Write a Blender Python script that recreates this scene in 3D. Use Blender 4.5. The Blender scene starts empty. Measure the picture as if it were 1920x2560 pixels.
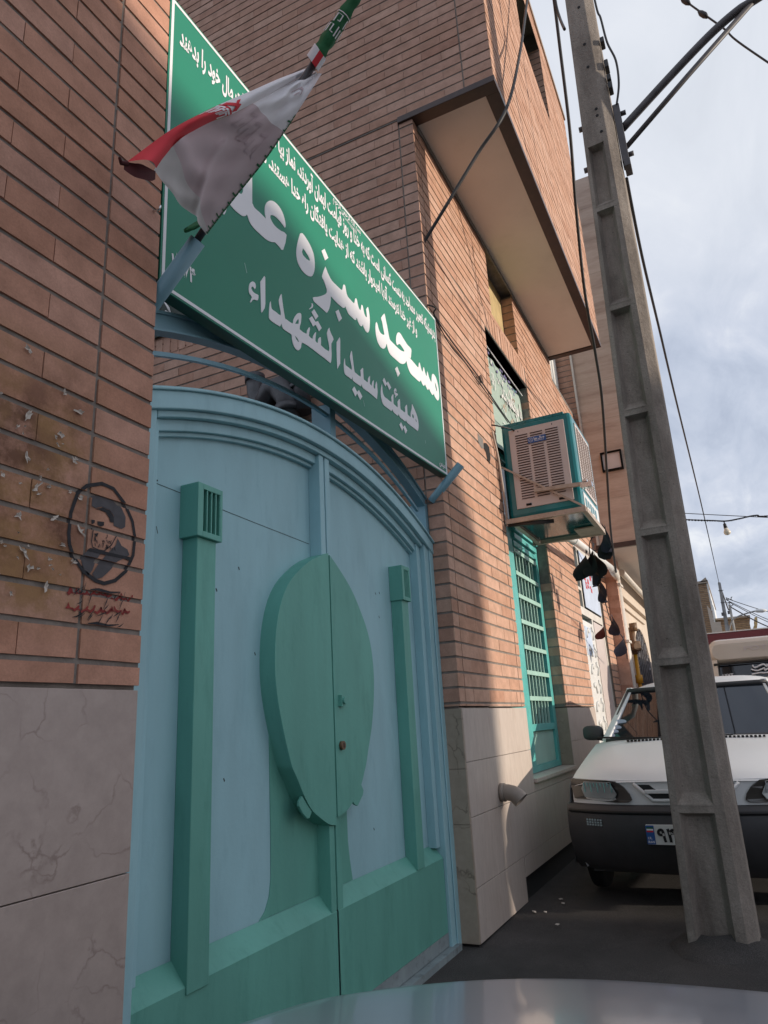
import bpy, math, random
from mathutils import Vector, Matrix
from mathutils.geometry import tessellate_polygon
random.seed(11)
S = bpy.context.scene
COL = S.collection
PI = math.pi
CAMX=(0.442020,0.238161,0.864811); CAMY=(-0.895409,0.174641,0.409565); CAMZ=(-0.053489,-0.955395,0.290447); CAMF=1764.761
SIGN_LETTERS=[[[(3.3869,3.5727),(3.3951,3.563),(3.4056,3.5309),(3.4183,3.4969),(3.4293,3.4588),(3.4411,3.4274),(3.4628,3.4227),(3.5015,3.4234),(3.5474,3.4241),(3.5877,3.4265),(3.6226,3.434),(3.6592,3.4496),(3.6401,3.4604),(3.6137,3.4667),(3.5936,3.4679),(3.5757,3.4606),(3.5603,3.4458),(3.5464,3.4411),(3.5374,3.4477),(3.5372,3.4699),(3.5459,3.4999),(3.5631,3.5281),(3.5808,3.5447),(3.6023,3.5532),(3.6258,3.5507),(3.6519,3.5412),(3.6853,3.5319),(3.7194,3.5243),(3.7732,3.5244),(3.7701,3.4913),(3.7535,3.4452),(3.7389,3.4432),(3.7173,3.441),(3.778,3.4404),(3.8358,3.4361),(3.8728,3.4349),(3.8849,3.4624),(3.8959,3.4828),(3.9074,3.4831),(3.916,3.4668),(3.9275,3.4451),(3.9452,3.4362),(3.9575,3.4622),(3.9689,3.4829),(3.9799,3.4794),(3.9881,3.4592),(4.0005,3.4409),(4.0156,3.4374),(4.024,3.4618),(4.034,3.4819),(4.0438,3.4743),(4.0539,3.4512),(4.0746,3.4328),(4.0987,3.4314),(4.1066,3.4644),(4.1203,3.4933),(4.1384,3.5103),(4.1642,3.5149),(4.1918,3.5061),(4.2158,3.4777),(4.229,3.4373),(4.231,3.3923),(4.2212,3.3566),(4.1992,3.3318),(4.1775,3.328),(4.1533,3.3319),(4.1346,3.3413),(4.1251,3.3563),(4.1089,3.3357),(4.0919,3.332),(4.0651,3.3394),(4.0403,3.3561),(4.0253,3.3395),(4.0089,3.3358),(3.9874,3.3468),(3.9721,3.357),(3.9549,3.3388),(3.9349,3.3341),(3.914,3.3449),(3.9007,3.3557),(3.8822,3.3359),(3.8515,3.3306),(3.7962,3.329),(3.7388,3.3291),(3.7063,3.3465),(3.689,3.3707),(3.6782,3.3915),(3.6612,3.3706),(3.6305,3.3482),(3.5945,3.3328),(3.5668,3.3262),(3.5074,3.323),(3.4431,3.32),(3.4134,3.3332),(3.4005,3.3544),(3.3948,3.373),(3.3812,3.3478),(3.3633,3.3268),(3.3402,3.3114),(3.3123,3.3046),(3.2862,3.3096),(3.2672,3.3239),(3.2552,3.3477),(3.2498,3.3778),(3.2502,3.408),(3.258,3.4363),(3.2684,3.4504),(3.2781,3.4471),(3.2878,3.4279),(3.3035,3.4088),(3.33,3.4043),(3.3681,3.4169),(3.3644,3.4375),(3.3557,3.4669),(3.3469,3.4962),(3.3372,3.5173)],[(4.1621,3.461),(4.1727,3.4517),(4.1896,3.4309),(4.1958,3.3984),(4.1793,3.4002),(4.1667,3.421)]],
[[(3.4932,3.2515),(3.5292,3.283),(3.5642,3.2515),(3.528,3.2126)]],
[[(2.6913,3.4647),(2.7085,3.4458),(2.7261,3.432),(2.7532,3.4182),(2.791,3.4189),(2.8247,3.4196),(2.8491,3.4215),(2.8618,3.427),(2.8707,3.4469),(2.8771,3.4663),(2.8867,3.4749),(2.8977,3.4744),(2.904,3.4582),(2.9098,3.436),(2.9238,3.4214),(2.9543,3.4189),(2.98,3.4179),(2.9932,3.4196),(3.0026,3.438),(3.0095,3.4564),(3.0182,3.4658),(3.0288,3.4646),(3.0353,3.4479),(3.044,3.4266),(3.0566,3.4177),(3.0674,3.4178),(3.0764,3.439),(3.0819,3.4567),(3.088,3.464),(3.0989,3.4634),(3.1053,3.4433),(3.1142,3.4217),(3.1298,3.4111),(3.1441,3.4154),(3.1441,3.4323),(3.141,3.4573),(3.142,3.4667),(3.1648,3.493),(3.173,3.478),(3.1787,3.4513),(3.1808,3.4166),(3.1757,3.3783),(3.1645,3.3399),(3.1484,3.3192),(3.131,3.3123),(3.1095,3.317),(3.0943,3.3292),(3.0889,3.3408),(3.0803,3.3247),(3.066,3.3151),(3.0472,3.3143),(3.0297,3.3264),(3.0154,3.343),(3.0085,3.325),(2.9895,3.3155),(2.961,3.3148),(2.9254,3.3136),(2.9063,3.3268),(2.8902,3.3429),(2.8817,3.3298),(2.8612,3.3183),(2.8317,3.3142),(2.7933,3.3116),(2.7558,3.3133),(2.7375,3.3162),(2.7352,3.2933),(2.7273,3.2619),(2.7138,3.2277),(2.6939,3.1969),(2.6846,3.191),(2.6669,3.1911),(2.6231,3.19),(2.5717,3.188),(2.5615,3.1936),(2.5608,3.2074),(2.5994,3.2322),(2.6445,3.2649),(2.6817,3.2958),(2.6963,3.315),(2.6972,3.3303),(2.6848,3.3498),(2.6679,3.3692),(2.6531,3.3844)]],
[[(2.7797,3.2489),(2.8125,3.2796),(2.8471,3.246),(2.8123,3.2082)]],
[[(2.6559,3.5358),(2.6889,3.5699),(2.7247,3.5383),(2.6897,3.4997)]],
[[(2.4554,3.5027),(2.4767,3.519),(2.508,3.5135),(2.5446,3.4977),(2.5757,3.4674),(2.5855,3.4196),(2.5793,3.3687),(2.5586,3.3277),(2.5366,3.3109),(2.5047,3.2995),(2.4636,3.2999),(2.4315,3.3183),(2.419,3.3489),(2.4203,3.3918),(2.4358,3.4512)],[(2.4788,3.4338),(2.4994,3.4292),(2.5254,3.4212),(2.5407,3.4078),(2.535,3.3981),(2.5084,3.3919),(2.4773,3.3932),(2.4675,3.4065)]],
[[(2.0701,3.619),(2.0705,3.4121),(2.0746,3.394),(2.0871,3.382),(2.1209,3.3855),(2.1553,3.3859),(2.1728,3.3867),(2.1664,3.4031),(2.1635,3.4289),(2.1667,3.4499),(2.178,3.4754),(2.196,3.4993),(2.2165,3.5163),(2.2419,3.5278),(2.2744,3.5295),(2.3026,3.5177),(2.3211,3.4922),(2.3291,3.4623),(2.3239,3.4442),(2.3106,3.4461),(2.2824,3.4518),(2.2499,3.4508),(2.227,3.4438),(2.211,3.4332),(2.2055,3.422),(2.2085,3.4117),(2.2264,3.3994),(2.2537,3.3966),(2.2909,3.4036),(2.3361,3.4125),(2.3054,3.3102),(2.2751,3.3066),(2.2432,3.3085),(2.225,3.2978),(2.1982,3.2843),(2.1632,3.2758),(2.1163,3.2736),(2.0748,3.2744),(2.0503,3.2866),(2.0348,3.3086),(2.026,3.2958),(2.0063,3.2807),(1.9867,3.2747),(1.9558,3.271),(1.9291,3.273),(1.9177,3.2803),(1.9119,3.2902),(1.9583,3.3776),(1.9857,3.3794),(1.9975,3.3878),(2.0061,3.4084),(2.007,3.4391),(2.0008,3.4644),(2,3.5613)]],
[[(1.8994,3.2638),(1.9004,3.2475),(1.8946,3.2207),(1.8858,3.2017),(1.8643,3.1904),(1.8463,3.1966),(1.8526,3.2346)]],
[[(3.2932,3.0594),(3.2961,3.0424),(3.2977,3.0141),(3.3164,2.993),(3.3491,2.9944),(3.4106,2.9965),(3.4114,3.0228),(3.4154,3.0331),(3.4399,3.0607),(3.4442,3.0538),(3.4383,3.0017),(3.4577,2.9972),(3.4977,2.9984),(3.498,3.031),(3.5036,3.0409),(3.5305,3.0664),(3.5364,3.0544),(3.535,3.0058),(3.5555,3.0038),(3.6029,3.0061),(3.605,3.0389),(3.609,3.0469),(3.6341,3.0712),(3.6393,3.0604),(3.6393,3.0114),(3.657,3.008),(3.6847,3.0084),(3.6886,3.0333),(3.7026,3.0597),(3.7156,3.0858),(3.7238,3.1115),(3.7412,3.0988),(3.7731,3.0744),(3.796,3.0488),(3.8055,3.0154),(3.804,2.9885),(3.7861,2.9535),(3.7646,2.9503),(3.7055,2.9492),(3.6305,2.9467),(3.6121,2.955),(3.608,2.9648),(3.5966,2.9453),(3.5632,2.9439),(3.5223,2.9431),(3.5099,2.9508),(3.5032,2.9606),(3.4925,2.9416),(3.4657,2.9398),(3.4344,2.941),(3.42,2.95),(3.4165,2.9548),(3.4029,2.9371),(3.3721,2.9358),(3.3117,2.9333),(3.288,2.9404),(3.2778,2.9577),(3.2725,2.9746),(3.2719,3.0031),(3.2822,3.0364)],[(3.7102,3.034),(3.7234,3.043),(3.7344,3.0382),(3.7385,3.0266),(3.7243,3.012),(3.7107,3.0185)],[(3.7606,3.0273),(3.7707,3.0233),(3.7817,3.0104),(3.7686,3.0106),(3.7606,3.0168)]],
[[(3.3058,3.0905),(3.33,3.1172),(3.3566,3.0957),(3.3806,3.1162),(3.4192,3.0944),(3.3912,3.0657),(3.361,3.0902),(3.3378,3.0658)]],
[[(3.4671,3.1062),(3.4789,3.1151),(3.4905,3.1138),(3.4914,3.0964),(3.479,3.0962),(3.4709,3.0952),(3.4674,3.0887),(3.4804,3.0867),(3.5107,3.0919),(3.5035,3.0787),(3.4858,3.0675),(3.4731,3.0521),(3.4678,3.0524),(3.475,3.0668),(3.462,3.0688),(3.4571,3.0793),(3.4589,3.0926)]],
[[(3.5039,2.889),(3.5307,2.9153),(3.5588,2.8947),(3.5837,2.9145),(3.6156,2.8931),(3.5869,2.8614),(3.5611,2.8918),(3.5378,2.8626)]],
[[(2.8596,3.0173),(2.8609,2.9917),(2.8669,2.9821),(2.8946,2.9837),(2.932,2.9859),(2.9276,3.018),(2.9166,3.056),(2.9376,3.0994),(2.943,3.0892),(2.9508,3.0417),(2.9607,2.9902),(2.9747,2.9865),(3.0309,2.9901),(3.0307,3.0248),(3.0375,3.0344),(3.0594,3.0563),(3.0636,3.0477),(3.0644,2.9934),(3.0782,2.9905),(3.1128,2.9927),(3.116,3.0138),(3.144,3.0461),(3.1374,2.997),(3.1474,2.9934),(3.1615,2.9943),(3.1649,3.0117),(3.1891,3.0404),(3.1814,2.9936),(3.2014,2.993),(3.205,3.0159),(3.2256,3.0477),(3.2287,3.0128),(3.2292,2.9835),(3.2181,2.9416),(3.2109,2.9347),(3.1648,2.9365),(3.1183,2.9365),(3.0574,2.9311),(3.0409,2.9393),(3.0345,2.9493),(3.0254,2.9313),(2.9937,2.9289),(2.941,2.9259),(2.9373,2.9368),(2.9345,2.9481),(2.9248,2.9275),(2.8992,2.926),(2.858,2.9248),(2.8478,2.9386),(2.8458,2.9723),(2.8528,3.0054)]],
[[(2.9246,2.869),(2.9519,2.8981),(2.9806,2.8792),(3.003,2.8993),(3.0385,2.8771),(3.0102,2.8458),(2.9788,2.8697),(2.9575,2.8438)]],
[[(2.7795,3.0714),(2.8137,3.1175),(2.8172,3.1029),(2.8073,2.9641),(2.7757,2.9189),(2.776,3.0203)]],
[[(2.2035,2.9807),(2.2058,2.9633),(2.212,2.9477),(2.241,2.9495),(2.2798,2.9527),(2.2748,2.9852),(2.265,3.0212),(2.2858,3.0658),(2.2893,3.0524),(2.2996,3.004),(2.3127,2.9572),(2.3233,2.9569),(2.3739,2.9618),(2.3804,2.984),(2.3951,3.0108),(2.4161,3.0374),(2.4327,3.0497),(2.4452,3.0534),(2.4488,3.0388),(2.4434,3.0027),(2.4318,2.9637),(2.4898,2.9698),(2.4969,2.9902),(2.5171,3.0188),(2.5223,3.0112),(2.5108,2.9705),(2.5463,2.9719),(2.5502,2.9894),(2.5757,3.0235),(2.5766,3.0134),(2.5698,2.9735),(2.5931,2.9735),(2.5964,2.9948),(2.6214,3.0207),(2.6199,2.9751),(2.6201,2.9746),(2.6985,2.9787),(2.6971,3.0251),(2.6832,3.0738),(2.709,3.1179),(2.7125,3.1062),(2.7286,3.09),(2.7481,3.0716),(2.723,3.0344),(2.7227,2.9821),(2.7184,2.9463),(2.7097,2.9218),(2.697,2.9194),(2.6516,2.9192),(2.6051,2.9168),(2.5489,2.9154),(2.4937,2.9122),(2.4874,2.9103),(2.448,2.9031),(2.441,2.8759),(2.4261,2.855),(2.4118,2.8455),(2.392,2.8444),(2.3748,2.8577),(2.3658,2.8825),(2.3624,2.9003),(2.3334,2.8975),(2.2955,2.8958),(2.2883,2.9077),(2.2847,2.9166),(2.275,2.897),(2.2657,2.8921),(2.222,2.8866),(2.1935,2.8878),(2.1902,2.9048),(2.1924,2.9439),(2.1972,2.9681)],[(2.3939,2.9713),(2.4066,2.9931),(2.4213,3.0124),(2.4272,3.0067),(2.4246,2.9889)],[(2.3901,2.9096),(2.4059,2.9079),(2.4196,2.9),(2.4254,2.8925),(2.4153,2.8904),(2.3996,2.8972)]],
[[(2.5406,3.1139),(2.5669,3.1445),(2.6043,3.1263),(2.5782,3.0934)]],
[[(2.5169,3.0655),(2.5453,3.0941),(2.5749,3.0797),(2.5993,3.0968),(2.6333,3.0762),(2.6055,3.0437),(2.5755,3.0641),(2.5526,3.042)]],
[[(2.5427,3.1629),(2.554,3.1693),(2.5579,3.1595),(2.5529,3.146),(2.5235,3.1195),(2.5192,3.1186),(2.5419,3.1438),(2.5446,3.1546)]],
[[(2.1283,3.0338),(2.1582,3.0808),(2.1634,3.0755),(2.1632,2.9463),(2.1581,2.9211),(2.1372,2.8874),(2.1338,2.8901)]],
[[(2.0723,3.0018),(2.0857,3.0057),(2.0941,3.0002),(2.0951,2.9867),(2.088,2.9732),(2.0773,2.9785),(2.0674,2.9721),(2.0641,2.9625),(2.0757,2.9543),(2.0941,2.9546),(2.1137,2.959),(2.1092,2.932),(2.084,2.921),(2.0725,2.9109),(2.0603,2.8926),(2.0584,2.8983),(2.0691,2.9239),(2.056,2.9289),(2.0484,2.9406),(2.0493,2.9641),(2.0575,2.9852)]]]

# ------------------------------------------------------------------ helpers
class MB:
    """collects faces and links them as ONE mesh object"""
    def __init__(s): s.v = []; s.f = []; s.mi = []; s.sm = []
    def add(s, vs, fs, mi=0, smooth=False):
        b = len(s.v); s.v += [tuple(p) for p in vs]
        for f in fs:
            s.f.append([b + i for i in f]); s.mi.append(mi); s.sm.append(smooth)
    def box(s, x0, x1, y0, y1, z0, z1, mi=0):
        s.add([(x0,y0,z0),(x1,y0,z0),(x1,y1,z0),(x0,y1,z0),(x0,y0,z1),(x1,y0,z1),(x1,y1,z1),(x0,y1,z1)],
              [(0,3,2,1),(4,5,6,7),(0,1,5,4),(1,2,6,5),(2,3,7,6),(3,0,4,7)], mi)
    def hexa(s, p, mi=0):   # 8 points, same order as box
        s.add(p, [(0,3,2,1),(4,5,6,7),(0,1,5,4),(1,2,6,5),(2,3,7,6),(3,0,4,7)], mi)
    def bar(s, a, b, w, h, up=(0,0,1), mi=0):
        a = Vector(a); b = Vector(b); d = (b - a).normalized(); u = Vector(up)
        if abs(d.dot(u)) > .97: u = Vector((1,0,0))
        r = d.cross(u).normalized() * w / 2; u = r.cross(d).normalized() * h / 2
        s.hexa([a - r - u, a + r - u, b + r - u, b - r - u, a - r + u, a + r + u, b + r + u, b - r + u], mi)
    def tube(s, pts, r, n=8, mi=0, cap=True):
        pts = [Vector(p) for p in pts]; rs = r if isinstance(r, (list, tuple)) else [r] * len(pts)
        rings = []; prev = None
        for i, p in enumerate(pts):
            d = (pts[min(i+1, len(pts)-1)] - pts[max(i-1, 0)]).normalized()
            if prev is None:
                ref = Vector((0,0,1)) if abs(d.z) < .9 else Vector((1,0,0))
                u = d.cross(ref).normalized()
            else:
                u = (prev - d * prev.dot(d)).normalized()
            prev = u; w = d.cross(u)
            rings.append([p + (u * math.cos(2*PI*k/n) + w * math.sin(2*PI*k/n)) * rs[i] for k in range(n)])
        vs = [q for ring in rings for q in ring]; fs = []
        for i in range(len(pts) - 1):
            for k in range(n):
                a = i*n + k; b = i*n + (k+1) % n
                fs.append((a, b, b + n, a + n))
        s.add(vs, fs, mi, True)
        if cap:
            s.add(rings[0], [tuple(range(n))[::-1]], mi); s.add(rings[-1], [tuple(range(n))], mi)
    def prism(s, rings, y0, y1, mi=0, back=False):
        """polygon (with holes) in XZ, extruded from y0 (street side) to y1"""
        rr = [[Vector((x, z, 0)) for x, z in r] for r in rings]
        tris = tessellate_polygon(rr); flat = [(x, z) for r in rings for x, z in r]
        fr = [(x, y0, z) for x, z in flat]
        s.add(fr, tris, mi)
        if back: s.add([(x, y1, z) for x, z in flat], tris, mi)
        for r in rings:
            n = len(r); vs = [(x, y0, z) for x, z in r] + [(x, y1, z) for x, z in r]
            s.add(vs, [(i, (i+1) % n, n + (i+1) % n, n + i) for i in range(n)], mi)
    def band(s, top, bot, y0, y1, mi=0):
        """curved band: lists of (x,z)"""
        n = len(top); vs = []
        for (a, b) in zip(top, bot): vs += [(a[0],y0,a[1]),(b[0],y0,b[1]),(a[0],y1,a[1]),(b[0],y1,b[1])]
        fs = []
        for i in range(n-1):
            k = 4*i; m = k+4
            fs += [(k,k+1,m+1,m),(k+2,m+2,m+3,k+3),(k,m,m+2,k+2),(k+1,k+3,m+3,m+1)]
        fs += [(0,2,3,1),(4*n-4,4*n-3,4*n-1,4*n-2)]
        s.add(vs, fs, mi)
    def grid(s, P, mi=0, smooth=True):
        n = len(P); m = len(P[0]); vs = [p for r in P for p in r]
        s.add(vs, [(i*m+j, i*m+j+1, (i+1)*m+j+1, (i+1)*m+j) for i in range(n-1) for j in range(m-1)], mi, smooth)
    def join(s, o, mi=1):
        b = len(s.v); s.v += o.v; s.f += [[b+i for i in f] for f in o.f]; s.mi += [mi]*len(o.f); s.sm += o.sm
        return s
    def build(s, name, mats, parent=None, bevel=0, fix=True, loc=None):
        me = bpy.data.meshes.new(name)
        me.from_pydata([tuple(p) for p in s.v], [], s.f)
        if not isinstance(mats, (list, tuple)): mats = [mats]
        for m in mats: me.materials.append(m)
        for p, a, b in zip(me.polygons, s.mi, s.sm): p.material_index = a; p.use_smooth = b
        if fix:
            import bmesh
            bm = bmesh.new(); bm.from_mesh(me)
            bmesh.ops.remove_doubles(bm, verts=bm.verts, dist=1e-5)
            bmesh.ops.recalc_face_normals(bm, faces=bm.faces)
            bm.to_mesh(me); bm.free()
        o = bpy.data.objects.new(name, me); COL.objects.link(o)
        if bevel:
            md = o.modifiers.new('bevel', 'BEVEL'); md.width = bevel; md.segments = 2; md.limit_method = 'ANGLE'; md.angle_limit = .7
        if parent is not None:
            o.parent = parent
            o.matrix_parent_inverse = Matrix.Translation(-parent_world(parent))
        return o

def parent_world(p):
    v = Vector((0,0,0)); q = p
    while q is not None:
        v += q.location; q = q.parent
        break
    return v

def thing(name, label, cat, loc=(0,0,0), group=None):
    o = bpy.data.objects.new(name, None); COL.objects.link(o)
    o.location = loc; o.empty_display_size = .2
    o['label'] = label; o['category'] = cat
    if group: o['group'] = group
    return o
def tag(o, label, cat, group=None, kind=None):
    if label: o['label'] = label
    if cat: o['category'] = cat
    if group: o['group'] = group
    if kind: o['kind'] = kind
    return o

# ------------------------------------------------------------------ materials
MATS = {}
def nt(name):
    m = bpy.data.materials.new(name); m.use_nodes = True
    t = m.node_tree; b = t.nodes['Principled BSDF']
    return m, t, b
def N(t, kind, **kw):
    n = t.nodes.new(kind)
    for k, v in kw.items():
        if k in ('inputs',):
            for i, val in v.items(): n.inputs[i].default_value = val
        else: setattr(n, k, v)
    return n
def ramp(t, stops, interp='LINEAR'):
    r = t.nodes.new('ShaderNodeValToRGB'); e = r.color_ramp.elements; r.color_ramp.interpolation = interp
    while len(e) < len(stops): e.new(.5)
    for k, (p, c) in enumerate(stops):
        e[k].position = p; e[k].color = (*c, 1) if len(c) == 3 else c
    return r
def mixc(t, fac, a, b, mode='MIX'):
    m = t.nodes.new('ShaderNodeMix'); m.data_type = 'RGBA'; m.blend_type = mode
    if isinstance(fac, (int, float)): m.inputs[0].default_value = fac
    else: t.links.new(fac, m.inputs[0])
    for i, v in ((6, a), (7, b)):
        if isinstance(v, tuple): m.inputs[i].default_value = (*v, 1)
        else: t.links.new(v, m.inputs[i])
    return m.outputs[2]
def bump(t, b, h, strength=.3, dist=.01):
    n = t.nodes.new('ShaderNodeBump'); n.inputs['Strength'].default_value = strength; n.inputs['Distance'].default_value = dist
    t.links.new(h, n.inputs['Height']); t.links.new(n.outputs[0], b.inputs['Normal'])
def noise(t, scale, detail=4, rough=.55, vec=None, stretch=None):
    tc = t.nodes.new('ShaderNodeTexCoord'); n = t.nodes.new('ShaderNodeTexNoise')
    n.inputs['Scale'].default_value = scale; n.inputs['Detail'].default_value = detail; n.inputs['Roughness'].default_value = rough
    src = vec or tc.outputs['Object']
    if stretch:
        mp = t.nodes.new('ShaderNodeMapping'); mp.inputs['Scale'].default_value = stretch
        t.links.new(src, mp.inputs[0]); src = mp.outputs[0]
    t.links.new(src, n.inputs['Vector']); return n

def plain(name, col, rough=.6, var=.12, scale=6, metal=0, spec=.5, bumpy=0, dirt=None, dirt_amt=.0, coat=0, stretch=None):
    m, t, b = nt(name)
    n = noise(t, scale, 5, .6, stretch=stretch)
    lo = tuple(max(0, c*(1-var)) for c in col); hi = tuple(min(1, c*(1+var)) for c in col)
    r = ramp(t, [(.3, lo), (.7, hi)]); t.links.new(n.outputs[0], r.inputs[0]); out = r.outputs[0]
    if dirt:
        n2 = noise(t, scale*2.7, 6, .7, stretch=stretch); r2 = ramp(t, [(.52, (0,0,0)), (.75, (1,1,1))]); t.links.new(n2.outputs[0], r2.inputs[0])
        mm = N(t, 'ShaderNodeMath', operation='MULTIPLY'); t.links.new(r2.outputs[0], mm.inputs[0]); mm.inputs[1].default_value = dirt_amt
        out = mixc(t, mm.outputs[0], out, dirt)
    t.links.new(out, b.inputs['Base Color'])
    b.inputs['Roughness'].default_value = rough; b.inputs['Metallic'].default_value = metal
    b.inputs['Specular IOR Level'].default_value = spec; b.inputs['Coat Weight'].default_value = coat; b.inputs['Coat Roughness'].default_value = .08
    if bumpy:
        n3 = noise(t, scale*9, 4, .6); bump(t, b, n3.outputs[0], bumpy, .004)
    return m

def brick_mat(name, cols, stain=False, streak=False):
    m, t, b = nt(name)
    g = t.nodes.new('ShaderNodeNewGeometry')
    r = ramp(t, [(i/(len(cols)-1), c) for i, c in enumerate(cols)]); t.links.new(g.outputs['Random Per Island'], r.inputs[0])
    n = noise(t, 9, 6, .65); r1 = ramp(t, [(.3, (.78,.76,.74)), (.7, (1.13,1.12,1.12))]); t.links.new(n.outputs[0], r1.inputs[0])
    out = mixc(t, 1.0, r.outputs[0], r1.outputs[0], 'MULTIPLY')
    nf = noise(t, 160, 3, .6); rf = ramp(t, [(.3, (.86,.86,.86)), (.7, (1.08,1.08,1.08))]); t.links.new(nf.outputs[0], rf.inputs[0])
    out = mixc(t, .8, out, mixc(t, 1.0, out, rf.outputs[0], 'MULTIPLY'))
    if stain:   # old poster glue and soot on the lower left of this wall
        tc = t.nodes.new('ShaderNodeTexCoord'); sx = t.nodes.new('ShaderNodeSeparateXYZ'); t.links.new(tc.outputs['Object'], sx.inputs[0])
        mx = N(t, 'ShaderNodeMapRange', inputs={1: 1.44, 2: 1.28}); t.links.new(sx.outputs[0], mx.inputs[0])
        mz = N(t, 'ShaderNodeMapRange', inputs={1: 2.32, 2: 2.05}); t.links.new(sx.outputs[2], mz.inputs[0])
        mz2 = N(t, 'ShaderNodeMapRange', inputs={1: 1.44, 2: 1.56}); t.links.new(sx.outputs[2], mz2.inputs[0])
        a = N(t, 'ShaderNodeMath', operation='MULTIPLY'); t.links.new(mx.outputs[0], a.inputs[0]); t.links.new(mz.outputs[0], a.inputs[1])
        a2 = N(t, 'ShaderNodeMath', operation='MULTIPLY'); t.links.new(a.outputs[0], a2.inputs[0]); t.links.new(mz2.outputs[0], a2.inputs[1])
        ns = noise(t, 11, 8, .72); rs = ramp(t, [(.30, (0,0,0)), (.55, (1,1,1))]); t.links.new(ns.outputs[0], rs.inputs[0])
        a3 = N(t, 'ShaderNodeMath', operation='MULTIPLY'); t.links.new(a2.outputs[0], a3.inputs[0]); t.links.new(rs.outputs[0], a3.inputs[1])
        a4 = N(t, 'ShaderNodeMath', operation='MULTIPLY', inputs={1: .85}); t.links.new(a3.outputs[0], a4.inputs[0])
        n4 = noise(t, 5, 5, .6); r4 = ramp(t, [(.35, (.12,.055,.03)), (.55, (.30,.17,.07)), (.7, (.2,.1,.06))]); t.links.new(n4.outputs[0], r4.inputs[0])
        out = mixc(t, a4.outputs[0], out, r4.outputs[0])
    if streak:  # pale lime runs
        n5 = noise(t, 3.2, 7, .7, stretch=(6, 6, .5)); r5 = ramp(t, [(.66, (0,0,0)), (.74, (1,1,1))]); t.links.new(n5.outputs[0], r5.inputs[0])
        a5 = N(t, 'ShaderNodeMath', operation='MULTIPLY', inputs={1: .35}); t.links.new(r5.outputs[0], a5.inputs[0])
        out = mixc(t, a5.outputs[0], out, (.62,.5,.42))
    t.links.new(out, b.inputs['Base Color']); b.inputs['Roughness'].default_value = .85; b.inputs['Specular IOR Level'].default_value = .25
    n6 = noise(t, 70, 5, .6); bump(t, b, n6.outputs[0], .35, .004)
    return m

def marble_mat(name, base, vein, warm, vscale=2.2, stretch=(1,1,1), amt=.6):
    m, t, b = nt(name)
    tc = t.nodes.new('ShaderNodeTexCoord')
    mp = t.nodes.new('ShaderNodeMapping'); mp.inputs['Scale'].default_value = stretch; t.links.new(tc.outputs['Object'], mp.inputs[0])
    w = t.nodes.new('ShaderNodeTexNoise'); w.inputs['Scale'].default_value = 3.0; w.inputs['Detail'].default_value = 8; t.links.new(mp.outputs[0], w.inputs['Vector'])
    add = t.nodes.new('ShaderNodeVectorMath'); add.operation = 'MULTIPLY_ADD'; add.inputs[1].default_value = (.5,.5,.5)
    t.links.new(w.outputs['Color'], add.inputs[0]); t.links.new(mp.outputs[0], add.inputs[2])
    vo = t.nodes.new('ShaderNodeTexVoronoi'); vo.feature = 'DISTANCE_TO_EDGE'; vo.inputs['Scale'].default_value = vscale; t.links.new(add.outputs[0], vo.inputs['Vector'])
    rv = ramp(t, [(0, (1,1,1)), (.012, (.5,.5,.5)), (.03, (0,0,0))]); t.links.new(vo.outputs[0], rv.inputs[0])
    br = noise(t, 7, 4, .6); rb = ramp(t, [(.45, (0,0,0)), (.6, (1,1,1))]); t.links.new(br.outputs[0], rb.inputs[0])
    mm = N(t, 'ShaderNodeMath', operation='MULTIPLY'); t.links.new(rv.outputs[0], mm.inputs[0]); t.links.new(rb.outputs[0], mm.inputs[1])
    m2 = N(t, 'ShaderNodeMath', operation='MULTIPLY', inputs={1: amt}); t.links.new(mm.outputs[0], m2.inputs[0])
    n = noise(t, 1.7, 6, .6); r = ramp(t, [(.3, base), (.7, warm)]); t.links.new(n.outputs[0], r.inputs[0])
    nn = noise(t, 14, 6, .7, stretch=stretch); rr = ramp(t, [(.3, (.88,.87,.86)), (.7, (1.08,1.08,1.08))]); t.links.new(nn.outputs[0], rr.inputs[0])
    out = mixc(t, 1, r.outputs[0], rr.outputs[0], 'MULTIPLY')
    out = mixc(t, m2.outputs[0], out, vein)
    t.links.new(out, b.inputs['Base Color']); b.inputs['Roughness'].default_value = .42; b.inputs['Specular IOR Level'].default_value = .4
    return m

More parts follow.
